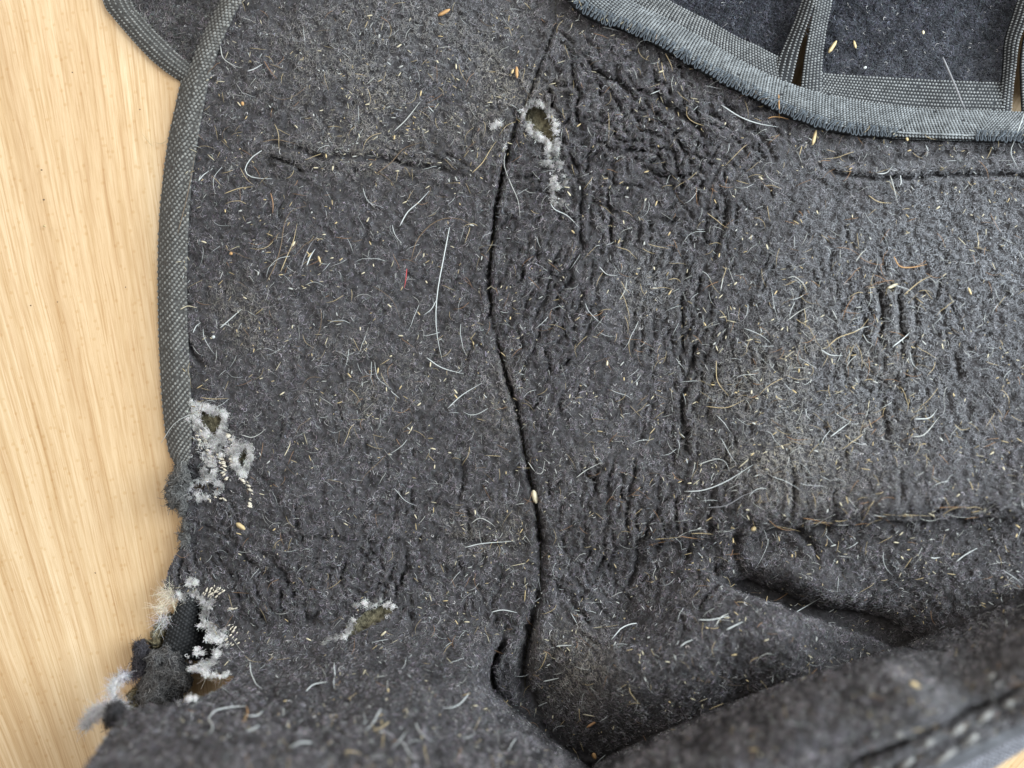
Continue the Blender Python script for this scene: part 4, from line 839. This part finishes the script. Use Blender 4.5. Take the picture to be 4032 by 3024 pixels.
for pts, col, wpx, lab in [
 ([(1770, 895), (1748, 1010), (1724, 1140), (1716, 1250), (1724, 1340), (1742, 1420)], 'white', 7, 'longest white hair, standing upright in the middle of the left panel'),
 ([(1716, 1185), (1698, 1218), (1668, 1240)], 'white', 5, 'short pale hair branching left off the longest white hair'),
 ([(1680, 1408), (1740, 1448), (1825, 1472)], 'white', 6, 'white hair slanting just below the longest white hair'),
 ([(1030, 593), (990, 622), (965, 665), (980, 692), (1020, 702), (1072, 704)], 'white', 6, 'white hair bent into a C at the upper left'),
 ([(782, 712), (800, 690), (824, 672)], 'white', 6, 'white hair forming the long arm of the V near the left binding'),
 ([(782, 712), (790, 688)], 'pale', 4, 'short arm of the white V near the left binding'),
 ([(866, 1292), (905, 1258), (950, 1218)], 'white', 9, 'thick tapering white hair near the left binding'),
 ([(864, 1280), (890, 1278), (915, 1290)], 'pale', 4, 'thin pale hair crossing the foot of the thick tapering hair'),
 ([(1574, 890), (1605, 835), (1650, 795), (1690, 752)], 'white', 7, 'white hair curving below the straw tuft on the left panel'),
 ([(1208, 1045), (1222, 1010), (1241, 980)], 'white', 8, 'short thick white hair lying diagonally mid left panel'),
 ([(1186, 1058), (1200, 1010), (1225, 960), (1250, 930)], 'grey', 5, 'wavy grey hair beside the short thick white one'),
 ([(1620, 1022), (1640, 950), (1690, 890), (1750, 860), (1820, 865), (1870, 895)], 'brown', 5, 'brown hair arching over the top of the longest white hair'),
 ([(1050, 1110), (1085, 1040), (1108, 960), (1120, 880), (1150, 828), (1205, 812)], 'brown', 5, 'long brown hair leaning right on the left panel'),
 ([(1105, 1070), (1130, 1010), (1155, 950), (1170, 880)], 'tan', 5, 'tan hair alongside the long leaning brown hair'),
 ([(1602, 1058), (1598, 1100), (1592, 1135)], 'red', 6, 'short red thread left of the longest white hair'),
 ([(1035, 558), (1090, 550), (1165, 566)], 'brown', 5, 'thin brown hair above the horizontal wrinkle'),
 ([(1480, 685), (1540, 640), (1590, 585), (1660, 560)], 'brown', 5, 'brown hair crossing the right end of the horizontal wrinkle'),
 ([(884, 762), (940, 742), (996, 735)], 'tan', 5, 'tan hair lying nearly level below the white C hair'),
 ([(1066, 760), (1075, 800), (1074, 840)], 'ginger', 6, 'ginger hair upright below the white C hair'),
 ([(1552, 516), (1600, 470), (1655, 400)], 'pale', 6, 'pale straight hair at the upper middle of the left panel'),
 ([(700, 920), (740, 760), (770, 600)], 'brown', 4, 'thin brown hair along the left binding'),
 ([(710, 1218), (740, 1205), (775, 1212)], 'cream', 6, 'cream arc of hair touching the left binding'),
 ([(760, 1310), (772, 1285), (790, 1270)], 'white', 6, 'pale hair with a white fluff knot near the left binding'),
 ([(868, 180), (880, 230), (930, 262), (955, 265)], 'pale', 5, 'pale hair curling near the top of the left binding'),
 ([(975, 280), (1000, 272), (1035, 252)], 'white', 6, 'short white hair beside the curling pale hair'),
 ([(1040, 240), (1065, 280), (1090, 310)], 'ginger', 4, 'ginger hair near the top of the left panel'),
 ([(634, 1745), (690, 1665), (770, 1625), (860, 1600), (902, 1570)], 'white', 5, 'fine white hair arching over the torn holes'),
 ([(790, 1565), (840, 1571), (900, 1568)], 'tan', 4, 'tan hair above the torn holes'),
 ([(950, 1712), (990, 1722), (1020, 1710), (1045, 1690)], 'pale', 5, 'pale curved hair right of the torn holes'),
 ([(1120, 1795), (1140, 1755), (1142, 1735)], 'cream', 5, 'cream hair standing right of the torn holes'),
 ([(1762, 1608), (1820, 1555), (1898, 1508)], 'white', 6, 'straight white hair slanting left of the lower seam'),
 ([(1830, 2156), (1900, 2140), (2012, 2132)], 'white', 6, 'white hair lying across the lower seam'),
 ([(1856, 2060), (1890, 2040), (1930, 2058), (1950, 2075)], 'pale', 5, 'pale hook of hair above the hair across the seam'),
 ([(2270, 1880), (2310, 1850), (2365, 1822)], 'pale', 5, 'pale hair slanting right of the seed flake'),
 ([(2080, 1820), (2110, 1860), (2135, 1862), (2145, 1815)], 'pale', 5, 'pale hair looped in the seam above the seed flake'),
 ([(1990, 605), (1985, 650), (2010, 720), (2040, 790), (2048, 860)], 'pale', 5, 'long pale hair hanging beside the seam below the big hole'),
 ([(2168, 800), (2185, 825), (2235, 850), (2280, 895)], 'white', 6, 'white hair trailing from the small lower hole'),
 ([(1860, 680), (1900, 640), (1930, 590), (1955, 555)], 'tan', 5, 'tan hair left of the seam below the big hole'),
 ([(2360, 1050), (2390, 1080), (2430, 1085)], 'white', 5, 'short white hair among the wrinkles right of the seam'),
 ([(2440, 1180), (2462, 1140), (2468, 1095)], 'pale', 5, 'pale hair curving upright among the wrinkles right of the seam'),
 ([(2840, 413), (2910, 458), (2980, 485), (3062, 500)], 'white', 7, 'white hair sweeping below the overlocked tape edge'),
 ([(3066, 372), (3068, 430), (3068, 468)], 'orange', 7, 'orange straw-like hair standing on the overlocked tape edge'),
 ([(3024, 466), (3045, 460), (3075, 462), (3105, 470)], 'orange', 6, 'orange hair lying level at the foot of the upright orange one'),
 ([(2620, 210), (2640, 250), (2650, 280)], 'tan', 5, 'tan hair just under the tape near the top'),
 ([(2605, 245), (2612, 290), (2622, 318)], 'tan', 4, 'thin tan hair beside the one under the tape'),
 ([(2705, 420), (2705, 455), (2730, 480), (2780, 498)], 'tan', 5, 'tan hair hooked left of the white sweeping hair'),
 ([(4032, 450), (3998, 545), (3980, 600), (4005, 655)], 'white', 6, 'bent white hair crossing the tape at the right margin'),
 ([(3455, 685), (3490, 680), (3515, 655)], 'white', 6, 'white hook of hair in the groove below the tape'),
 ([(3545, 690), (3548, 720), (3540, 735)], 'white', 6, 'short upright white hair below the groove'),
 ([(3505, 690), (3520, 740), (3535, 800)], 'pale', 5, 'pale hair slanting down below the groove'),
 ([(3420, 770), (3460, 795), (3510, 800)], 'tan', 5, 'tan arc of hair below the groove'),
 ([(3520, 1010), (3545, 1050), (3600, 1052), (3650, 1040)], 'orange', 7, 'orange hair bent round the pits on the right panel'),
 ([(3560, 1160), (3620, 1110), (3670, 1085)], 'tan', 6, 'tan hair slanting through the pits on the right panel'),
 ([(3370, 1030), (3390, 1000), (3412, 980)], 'pale', 6, 'pale hair just left of the bent orange hair'),
 ([(3100, 1095), (3130, 1090), (3165, 1120), (3180, 1150)], 'pale', 5, 'pale arc of hair left of the pits'),
 ([(3515, 1365), (3560, 1330), (3592, 1298)], 'white', 8, 'thick white hair slanting below the pits'),
 ([(3100, 1262), (3150, 1225), (3195, 1205)], 'pale', 5, 'pale hair slanting left of the dusty patch'),
 ([(3235, 1378), (3270, 1398), (3320, 1400)], 'white', 6, 'white hair lying level above the dusty patch'),
 ([(3255, 1370), (3300, 1330), (3380, 1300), (3420, 1255)], 'tan', 6, 'long tan hair bending above the dusty patch'),
 ([(3270, 1720), (3310, 1690), (3350, 1660)], 'white', 6, 'white hair slanting below the dusty patch'),
 ([(3600, 1650), (3660, 1645), (3690, 1612)], 'white', 7, 'thick white curve of hair right of the dusty patch'),
 ([(3590, 1720), (3640, 1710), (3700, 1640)], 'pale', 6, 'pale hair under the thick white curve'),
 ([(2695, 1935), (2770, 1930), (2860, 1895), (2965, 1830)], 'white', 7, 'long white hair curving above the horizontal fold'),
 ([(2750, 1830), (2790, 1815), (2835, 1805)], 'pale', 6, 'pale hair above the long white curved one'),
 ([(2820, 1420), (2825, 1500), (2870, 1560)], 'tan', 5, 'tan hair bending down by the vertical wrinkles'),
 ([(2780, 1600), (2860, 1605), (2930, 1575)], 'tan', 5, 'tan hair sweeping right below the vertical wrinkles'),
 ([(3138, 2408), (3190, 2378), (3242, 2348)], 'white', 10, 'straight white hair bridging the black fold'),
 ([(3765, 2212), (3800, 2185), (3848, 2158)], 'white', 8, 'white hair below the horizontal fold at the right'),
 ([(3665, 2195), (3680, 2198), (3700, 2195)], 'white', 7, 'tiny white hair below the horizontal fold'),
 ([(2750, 2440), (2800, 2440), (2870, 2425)], 'white', 8, 'white hair on the upper edge of the centre fold'),
 ([(2820, 2460), (2840, 2430), (2870, 2415)], 'pale', 7, 'pale curved hair crossing the one on the centre fold edge'),
 ([(2860, 2480), (2890, 2465), (2925, 2448)], 'white', 8, 'thick white hair in the middle of the centre fold'),
 ([(2680, 2545), (2700, 2530), (2730, 2518)], 'white', 10, 'short stout white hair on the centre fold'),
 ([(1935, 2410), (1980, 2402), (2035, 2412)], 'white', 9, 'white arc of hair left of the lower seam above the near folds'),
 ([(2190, 2545), (2220, 2542), (2250, 2541)], 'white', 8, 'level white hair at the top of the centre fold'),
 ([(2140, 2683), (2170, 2677), (2200, 2670)], 'white', 8, 'level white hair on the dusty left end of the centre fold'),
 ([(1205, 2722), (1235, 2695), (1290, 2685)], 'white', 9, 'blurred white hair near the top of the near left fold'),
 ([(820, 2830), (845, 2800), (900, 2785), (970, 2780)], 'white', 12, 'blurred pale hair arching on the near left fold'),
 ([(970, 2780), (975, 2810), (955, 2845)], 'orange', 10, 'blurred orange hair at the end of the arching pale one'),
 ([(820, 2830), (838, 2860), (825, 2890)], 'white', 11, 'blurred white hook under the arching pale hair'),
 ([(2780, 2000), (2860, 1990), (2930, 1950), (2985, 1935)], 'grey', 6, 'grey hair lying above the horizontal fold'),
 ([(2120, 2780), (2155, 2765)], 'white', 11, 'short white hair in the mouth of the dark hollow'),
 ([(600, 575), (585, 560), (570, 540), (555, 520)], 'tan', 4, 'thin tan hair on the wood beside the binding'),
 ([(660, 550), (635, 565), (605, 560)], 'tan', 4, 'faint tan hair arching from wood to binding'),
]:
    hair(pts, col, (wpx if wpx < 9 else 5 + wpx * .22) * .64, lab)
# the straggly dark thread standing off the webbing
hair([(3712, 225), (3740, 290), (3770, 360), (3790, 410), (3815, 450)], 'grey', 7, 'loose grey thread end standing off the webbing strip', lift=.0035)

def clump_points(n_, seed, regions):
    r = np.random.default_rng(seed); out = []
    for x, y, sx, sy, wgt in regions:
        m_ = int(n_ * wgt); out.append(np.stack([r.normal(x, sx, m_), r.normal(y, sy, m_)], -1))
    xy = np.vstack(out); r.shuffle(xy); return xy, r
MARKS = [(1300, 625, 'horizontal wrinkle on the left panel'), (1740, 1150, 'longest white hair'), (820, 1750, 'torn holes in the left edge'), (690, 700, 'upper left binding'), (690, 1250, 'lower left binding'), (1600, 50, 'top margin of the left panel'),
 (1010, 650, 'white C-shaped hair'), (1600, 1080, 'red thread'), (930, 1250, 'thick tapering white hair'), (1940, 1000, 'centre seam'), (2060, 1750, 'lower centre seam'), (1460, 2440, 'foam-showing slit'), (830, 2450, 'large ragged hole'), (1500, 2130, 'faint crease low on the left panel'),
 (2120, 480, 'hole beside the seam'), (2420, 320, 'crumpled wrinkles under the tape'), (2900, 450, 'white hair sweeping under the tape'), (3500, 690, 'groove below the tape'), (2540, 1130, 'pale tangle of hair right of the seam'), (2700, 1400, 'vertical wrinkles'), (3550, 1060, 'bent orange hair'),
 (3500, 1260, 'pits on the right panel'), (3250, 1500, 'dusty patch'), (3900, 1200, 'bright right slope'), (2830, 1890, 'long white hair above the fold'), (3300, 2060, 'horizontal fold'), (2480, 2080, 'wrinkles left of the horizontal fold'), (3200, 2420, 'black fold'), (2700, 2560, 'centre fold'), (2250, 2700, 'dusty end of the centre fold'),
 (900, 2800, 'arching pale hair on the near left fold'), (1300, 2700, 'top of the near left fold'), (1700, 2900, 'right end of the near left fold'), (3600, 2700, 'blurred yellow straw'), (3000, 2850, 'near right fold'), (2330, 2930, 'dark hollow'), (1350, 1800, 'plain lower middle of the left panel'), (1250, 330, 'dusty top of the left panel')]
def spot(x, y):
    d = [math.hypot(x - a, y - b) for a, b, _ in MARKS]; k = int(np.argmin(d)); a, b, nm = MARKS[k]
    if d[k] < 70: return 'at the ' + nm
    dx, dy = x - a, y - b
    return ('right of the ' if dx > 0 else 'left of the ') + nm if abs(dx) > abs(dy) else ('below the ' if dy > 0 else 'above the ') + nm
left_poly = [(x + 130, y) for x, y in LEFT] + [(830, 1900), (900, 2300), (950, 2600), (1900, 2550), (2060, 2200), (1960, 1500), (1900, 1000), (1990, 560), (2130, 200), (2150, -10), (1000, -10)]
right_poly = [(2200, 120), (2400, 190), (2800, 370), (3200, 560), (4020, 620), (4020, 2330), (3600, 2440), (2900, 2250), (2200, 2400), (2160, 2100), (2000, 1400), (1980, 1000), (2030, 600)]
fold_poly = [(1000, 2640), (1900, 2660), (2080, 2560), (2900, 2340), (3500, 2560), (4020, 2400), (4020, 2800), (3500, 3010), (700, 3010), (760, 2800)]
def rand_hair(x, y, r, L_, bend):
    a = r.uniform(0, math.pi); d = np.array([math.cos(a), math.sin(a)]); nrm = np.array([-d[1], d[0]]); t = np.linspace(-.5, .5, 5)[:, None]
    return np.array([[x, y]]) + d * t * L_ + nrm * bend * L_ * (.25 - t ** 2) + r.normal(0, L_ * .015, (5, 2))
spec = [
 ('white', 20, left_poly, 'thin white hair strewn on the left fleece panel', 'white hairs strewn on the left panel', [(1350, 700, 380, 420, .5), (1500, 1500, 330, 400, .5)], (45, 140), (1.5, 2.4)),
 ('tan', 20, left_poly, 'short tan hair strewn on the left fleece panel', 'tan hairs strewn on the left panel', [(1350, 400, 380, 300, .5), (1450, 1300, 330, 500, .5)], (40, 110), (1.5, 2.4)),
 ('brown', 10, left_poly, 'fine brown hair strewn on the left fleece panel', 'brown hairs strewn on the left panel', [(1400, 900, 350, 600, 1.)], (80, 200), (1.5, 2.2)),
 ('white', 38, right_poly, 'thin white hair strewn on the right fleece panel', 'white hairs strewn on the right panel', [(3300, 1450, 330, 280, .45), (2700, 1500, 300, 400, .45), (3400, 2180, 330, 60, .1)], (45, 140), (1.5, 2.5)),
 ('tan', 38, right_poly, 'tan hair strewn on the right fleece panel', 'tan hairs strewn on the right panel', [(2540, 1130, 90, 100, .25), (3350, 1450, 300, 260, .45), (2900, 900, 400, 280, .3)], (45, 130), (1.5, 2.4)),
 ('ginger', 24, right_poly, 'short ginger hair strewn on the right fleece panel', 'ginger hairs strewn on the right panel', [(3580, 1080, 130, 130, .3), (3300, 1200, 350, 350, .7)], (40, 110), (1.5, 2.3)),
 ('white', 12, fold_poly, 'blurred white hair on the near folds at the bottom', 'blurred white hairs on the near folds', [(2600, 2620, 380, 120, .5), (1300, 2850, 350, 100, .5)], (50, 120), (3, 5)),
 ('tan', 8, fold_poly, 'blurred tan hair on the near folds at the bottom', 'blurred tan hairs on the near folds', [(2600, 2620, 400, 130, .5), (1300, 2850, 350, 100, .5)], (40, 90), (3, 5)),
]
for i, (col, n_, poly, lab, grp, regs, lr, wr_) in enumerate(spec):
    xy, r = clump_points(n_ * 4, 200 + i, regs); xy = xy[inside(xy[:, 0], xy[:, 1], poly)][:n_]
    for x, y in xy:
        L_ = r.uniform(*lr); bd = r.normal(0, .4)
        hair(rand_hair(x, y, r, L_, bd), col, r.uniform(*wr_), ('long ' if L_ > sum(lr) / 2 else 'short ') + ('curved ' if abs(bd) > .33 else 'straight ') + col + ' hair ' + spot(x, y), grp, lift=.0012 + .0005 * r.random(), n_=8)

rf = np.random.default_rng(233)
ORD = ['first', 'second', 'third', 'fourth', 'fifth', 'sixth', 'seventh', 'eighth', 'ninth', 'tenth']
fold_x = np.sort([rf.uniform(2560, 4000) if i % 3 else rf.uniform(3250, 3900) for i in range(30)])
for i in range(30):                # hair swept into the horizontal fold
    x = fold_x[i]; y = np.interp(x, [2480, 2900, 3600, 4100], [2145, 2085, 2036, 2006]) + rf.normal(0, 12)
    L_ = rf.uniform(50, 130); a = rf.normal(-.08, .22); d = np.array([math.cos(a), math.sin(a)]); t = np.linspace(-.5, .5, 4)[:, None]
    hair(np.array([[x, y]]) + d * t * L_ + np.array([[-d[1], d[0]]]) * rf.normal(0, .3) * L_ * (.25 - t ** 2), ['ginger', 'tan', 'pale'][i % 3], rf.uniform(1.8, 3), ['ginger', 'tan', 'pale'][i % 3] + ' hair swept into the horizontal fold, ' + ORD[i // 3] + ' of its colour from the left', ['ginger', 'tan', 'pale'][i % 3] + ' hairs in the horizontal fold', n_=8)

def sliver_np(pts2, wpx, r):      # a flattened straw bit: 8-point box-like sliver with pointed ends
    (x0, y0), (x1, y1) = pts2; d = np.array([x1 - x0, y1 - y0]); L_ = np.hypot(*d) + 1e-6; nrm = np.array([-d[1], d[0]]) / L_
    t = np.array([0, .25, .75, 1.]); wd = np.array([.35, 1, .9, .3]) * wpx * .5
    cx_ = x0 + d[0] * t; cy_ = y0 + d[1] * t
    tl = r.normal(0, .35, 2)
    lo = surf_z(cx_, cy_).mean() + .0009 + .0004 * r.random() + (t - .5) * tl[0] * L_ * PXM * .35
    V = []
    for sgn, up in ((1, 0), (0, .6), (-1, 0), (0, -.6)):
        V.append(P(cx_ + nrm[0] * wd * sgn, cy_ + nrm[1] * wd * sgn, lo + up * wd * PXM))
    V = np.stack(V, 1).reshape(-1, 3)
    Q = [(i * 4 + j, i * 4 + (j + 1) % 4, (i + 1) * 4 + (j + 1) % 4, (i + 1) * 4 + j) for i in range(3) for j in range(4)] + [(3, 2, 1, 0), (12, 13, 14, 15)]
    return V, np.array(Q)
def chip(pts2, wpx, col, label, group=None, seed=0, name='straw_chip', cat='straw chip'):
    V, Q = sliver_np(pts2, wpx, np.random.default_rng(seed)); me = mesh_np(name, V, Q, smooth=True); colours(me, HC[col])
    return obj(name, me, M['chaff'], None, label=label, cat=cat, group=group)
for k, (a, b, wpx, col, lab) in enumerate([
 ((2100, 1930), (2112, 1982), 24, 'cream', 'cream seed flake lodged in the lower seam'), ((2034, 262), (2036, 308), 13, 'orange', 'tan sliver pointing down left of the seam near the top'), ((2014, 290), (2022, 272), 9, 'straw', 'small flake beside the tan sliver near the top'),
 ((930, 2060), (965, 2085), 20, 'straw', 'splintered straw flake below the torn holes'), ((3262, 208), (3294, 160), 16, 'straw', 'straw piece on the black panel between the straps'), ((3200, 570), (3214, 512), 14, 'straw', 'straw sliver below the seam tape'),
 ((1725, 62), (1772, 36), 16, 'orange', 'orange straw sliver at the top of the left panel'), ((3585, 2685), (3632, 2722), 22, 'straw', 'blurred yellow straw on the near right fold'), ((3495, 1135), (3535, 1118), 14, 'cream', 'oval cream seed among the pits on the right panel'),
 ((953, 400), (957, 416), 13, 'orange', 'orange grain near the upper left binding'), ((905, 995), (915, 1002), 14, 'orange', 'orange grain mid left near the binding'), ((1150, 970), (1162, 950), 9, 'cream', 'cream chip beside the leaning tan hair'),
 ((1253, 1008), (1262, 1035), 9, 'straw', 'upright straw chip right of the thick white hair'), ((2960, 2090), (2975, 2075), 18, 'straw', 'straw flake on the horizontal fold'), ((1500, 2505), (1520, 2485), 9, 'cream', 'cream chip below the slit'), ((2390, 1440), (2392, 1420), 8, 'cream', 'cream chip mid wrinkled area right of the seam'),
 ((3370, 190), (3362, 160), 11, 'straw', 'small straw flake right of the straw piece on the black panel'), ((3635, 120), (3636, 135), 11, 'cream', 'cream chip on the black panel at the right'), ((3570, 540), (3574, 555), 12, 'straw', 'straw chip hanging from the tape edge'), ((3825, 1160), (3812, 1132), 9, 'straw', 'straw sliver on the bright right slope'),
 ((2335, 2965), (2345, 2990), 18, 'orange', 'orange flake at the bottom of the dark hollow'), ((2310, 2865), (2350, 2840), 12, 'ginger', 'ginger sliver deep in the dark hollow'), ((1225, 835), (1230, 838), 9, 'pale', 'pale crumb on the left panel'), ((3400, 270), (3412, 262), 12, 'white', 'white crumb on the black panel'),
 ((835, 1332), (845, 1322), 14, 'white', 'white fluff knot near the left binding')]):
    chip(a, b and (0) if False else (b[0] - a[0]) * 0 + wpx, col, lab, seed=k) if False else chip((a, b), wpx, col, lab, seed=k)
for i, (poly, n_, lab, grp, regs) in enumerate([
 (left_poly, 90, 'tiny straw-coloured chip scattered on the left fleece panel', 'straw chips on the left panel', [(1300, 500, 420, 420, .5), (1450, 1500, 380, 480, .5)]),
 (right_poly, 120, 'tiny straw-coloured chip scattered on the right fleece panel', 'straw chips on the right panel', [(3250, 1500, 420, 420, .5), (2600, 900, 420, 420, .3), (3300, 2100, 420, 90, .2)]),
 (fold_poly, 30, 'blurred straw-coloured chip on the near folds', 'straw chips on the near folds', [(2600, 2620, 400, 130, .5), (1500, 2850, 400, 100, .5)])]):
    xy, r = clump_points(n_ * 4, 300 + i, regs); xy = xy[inside(xy[:, 0], xy[:, 1], poly)][:n_]
    for x, y in xy:
        a = r.uniform(0, 2 * math.pi); L_ = r.uniform(10, 24); chip(((x, y), (x + L_ * math.cos(a), y + L_ * math.sin(a))), r.uniform(3.4, 6.6), cc := str(r.choice(['cream', 'cream', 'straw', 'pale'])), ('tiny ' if L_ < 15 else 'small ') + {'cream': 'cream', 'straw': 'straw yellow', 'pale': 'pale grey'}[cc] + ' chip ' + spot(x, y), grp, seed=int(x * 7 + y))

for k, (x, y, L_, wpx, col, lab) in enumerate([(170, 888, 12, 10, 'straw', 'yellow grain on the wood near the left margin'), (224, 1188, 5, 5, 'brown', 'dark speck on the wood, nearest the binding height of the red thread'), (118, 1202, 6, 6, 'brown', 'dark speck on the wood at the left margin'),
 (492, 1130, 5, 5, 'brown', 'dark speck on the wood close to the binding'), (282, 284, 6, 5, 'brown', 'dark speck on the wood at the upper left'), (168, 785, 9, 7, 'brown', 'brown crumb on the wood above the yellow grain'), (160, 668, 8, 6, 'brown', 'brown crumb on the wood, upper of two near the left margin'), (548, 430, 6, 5, 'brown', 'dark speck on the wood under the flap corner'),
 (372, 2255, 6, 5, 'brown', 'dark speck on the wood left of the large ragged hole')]):
    chip(((x, y), (x + L_, y + L_ * .3)), wpx, col, lab, seed=500 + k, name='crumb', cat='crumb')
# the rest: chaff dust and broken hair nobody could count
def chaff(n_, seed):
    r = np.random.default_rng(seed); px = r.uniform(700, 4100, n_ * 3); py = r.uniform(-60, 3060, n_ * 3)
    dens = .45 + .8 * np.exp(-((px - 3300) / 500) ** 2 - ((py - 1500) / 420) ** 2) + .5 * np.exp(-((px - 1400) / 450) ** 2 - ((py - 350) / 380) ** 2) + .3 * np.exp(-((px - 1950) / 120) ** 2) + .5 * np.exp(-((py - 2060) / 40) ** 2) * (px > 2500)
    dens *= np.clip(vnoise(px, py, 120, 77, 2) * 3.4 - 1.15, .08, 1.5)
    ok = (look(keep_v.astype(float), px, py) > .6) & (r.random(n_ * 3) * 1.5 < dens)
    px, py = px[ok][:n_], py[ok][:n_]; V, Q, C_ = [], [], []; o_ = 0
    cols = np.array([HC['cream'], HC['straw'], HC['pale'], HC['tan'], HC['white']]); pick = r.choice(5, len(px), p=[.36, .2, .2, .14, .1])
    for x, y, c_ in zip(px, py, pick):
        a = r.uniform(0, 2 * math.pi); L_ = 5 + r.exponential(8); v_, q_ = sliver_np(((x, y), (x + L_ * math.cos(a), y + L_ * math.sin(a))), r.uniform(2.0, 4.2), r)
        V.append(v_); Q.append(q_ + o_); o_ += len(v_); C_.append(np.tile(np.clip(cols[c_] * r.uniform(.4, 1.0), 0, .8), (len(v_), 1)))
    me = mesh_np('chaff_dust', np.vstack(V), np.vstack(Q)); a = me.attributes.new('tint', 'FLOAT_COLOR', 'POINT')
    C_ = np.vstack(C_); a.data.foreach_set('color', np.concatenate([C_, np.ones((len(C_), 1))], 1).astype(np.float32).ravel())
    return obj('chaff_dust', me, M['chaff'], None, label='fine straw-coloured chaff dust scattered all over the fleece', cat='chaff', kind='stuff')
chaff(3600, 401)
def broken_hair(n_, seed):
    r = np.random.default_rng(seed); px = r.uniform(720, 4080, n_ * 3); py = r.uniform(-40, 3040, n_ * 3)
    ok = (look(keep_v.astype(float), px, py) > .6) & (r.random(n_ * 3) < .35 + .6 * np.exp(-((px - 3200) / 600) ** 2 - ((py - 1450) / 500) ** 2)); px, py = px[ok][:n_], py[ok][:n_]
    paths, rad, C_ = [], [], []; cols = np.array([HC['white'], HC['pale'], HC['tan'], HC['ginger'], HC['brown']])
    for x, y in zip(px, py):
        q_ = catmull(rand_hair(x, y, r, r.uniform(16, 75), r.normal(0, .4)), 6); z_ = surf_z(q_[:, 0], q_[:, 1]).mean() * .5 + surf_z(q_[:, 0], q_[:, 1]) * .5 + .0011
        paths.append(P(q_[:, 0], q_[:, 1], z_)); rad.append(r.uniform(.7, 1.15) * PXM); C_.append(np.tile(cols[r.choice(5, p=[.2, .25, .27, .16, .12])] * r.uniform(.6, 1.1), (6 * 3, 1)))
    me = tube_mesh('broken_hair', paths, rad, 3); a = me.attributes.new('tint', 'FLOAT_COLOR', 'POINT'); C_ = np.vstack(C_)
    a.data.foreach_set('color', np.concatenate([C_, np.ones((len(C_), 1))], 1).astype(np.float32).ravel())
    return obj('broken_hair', me, M['chaff'], None, label='fine broken bits of hair matted into the fleece', cat='hair', kind='stuff')
broken_hair(1700, 402)
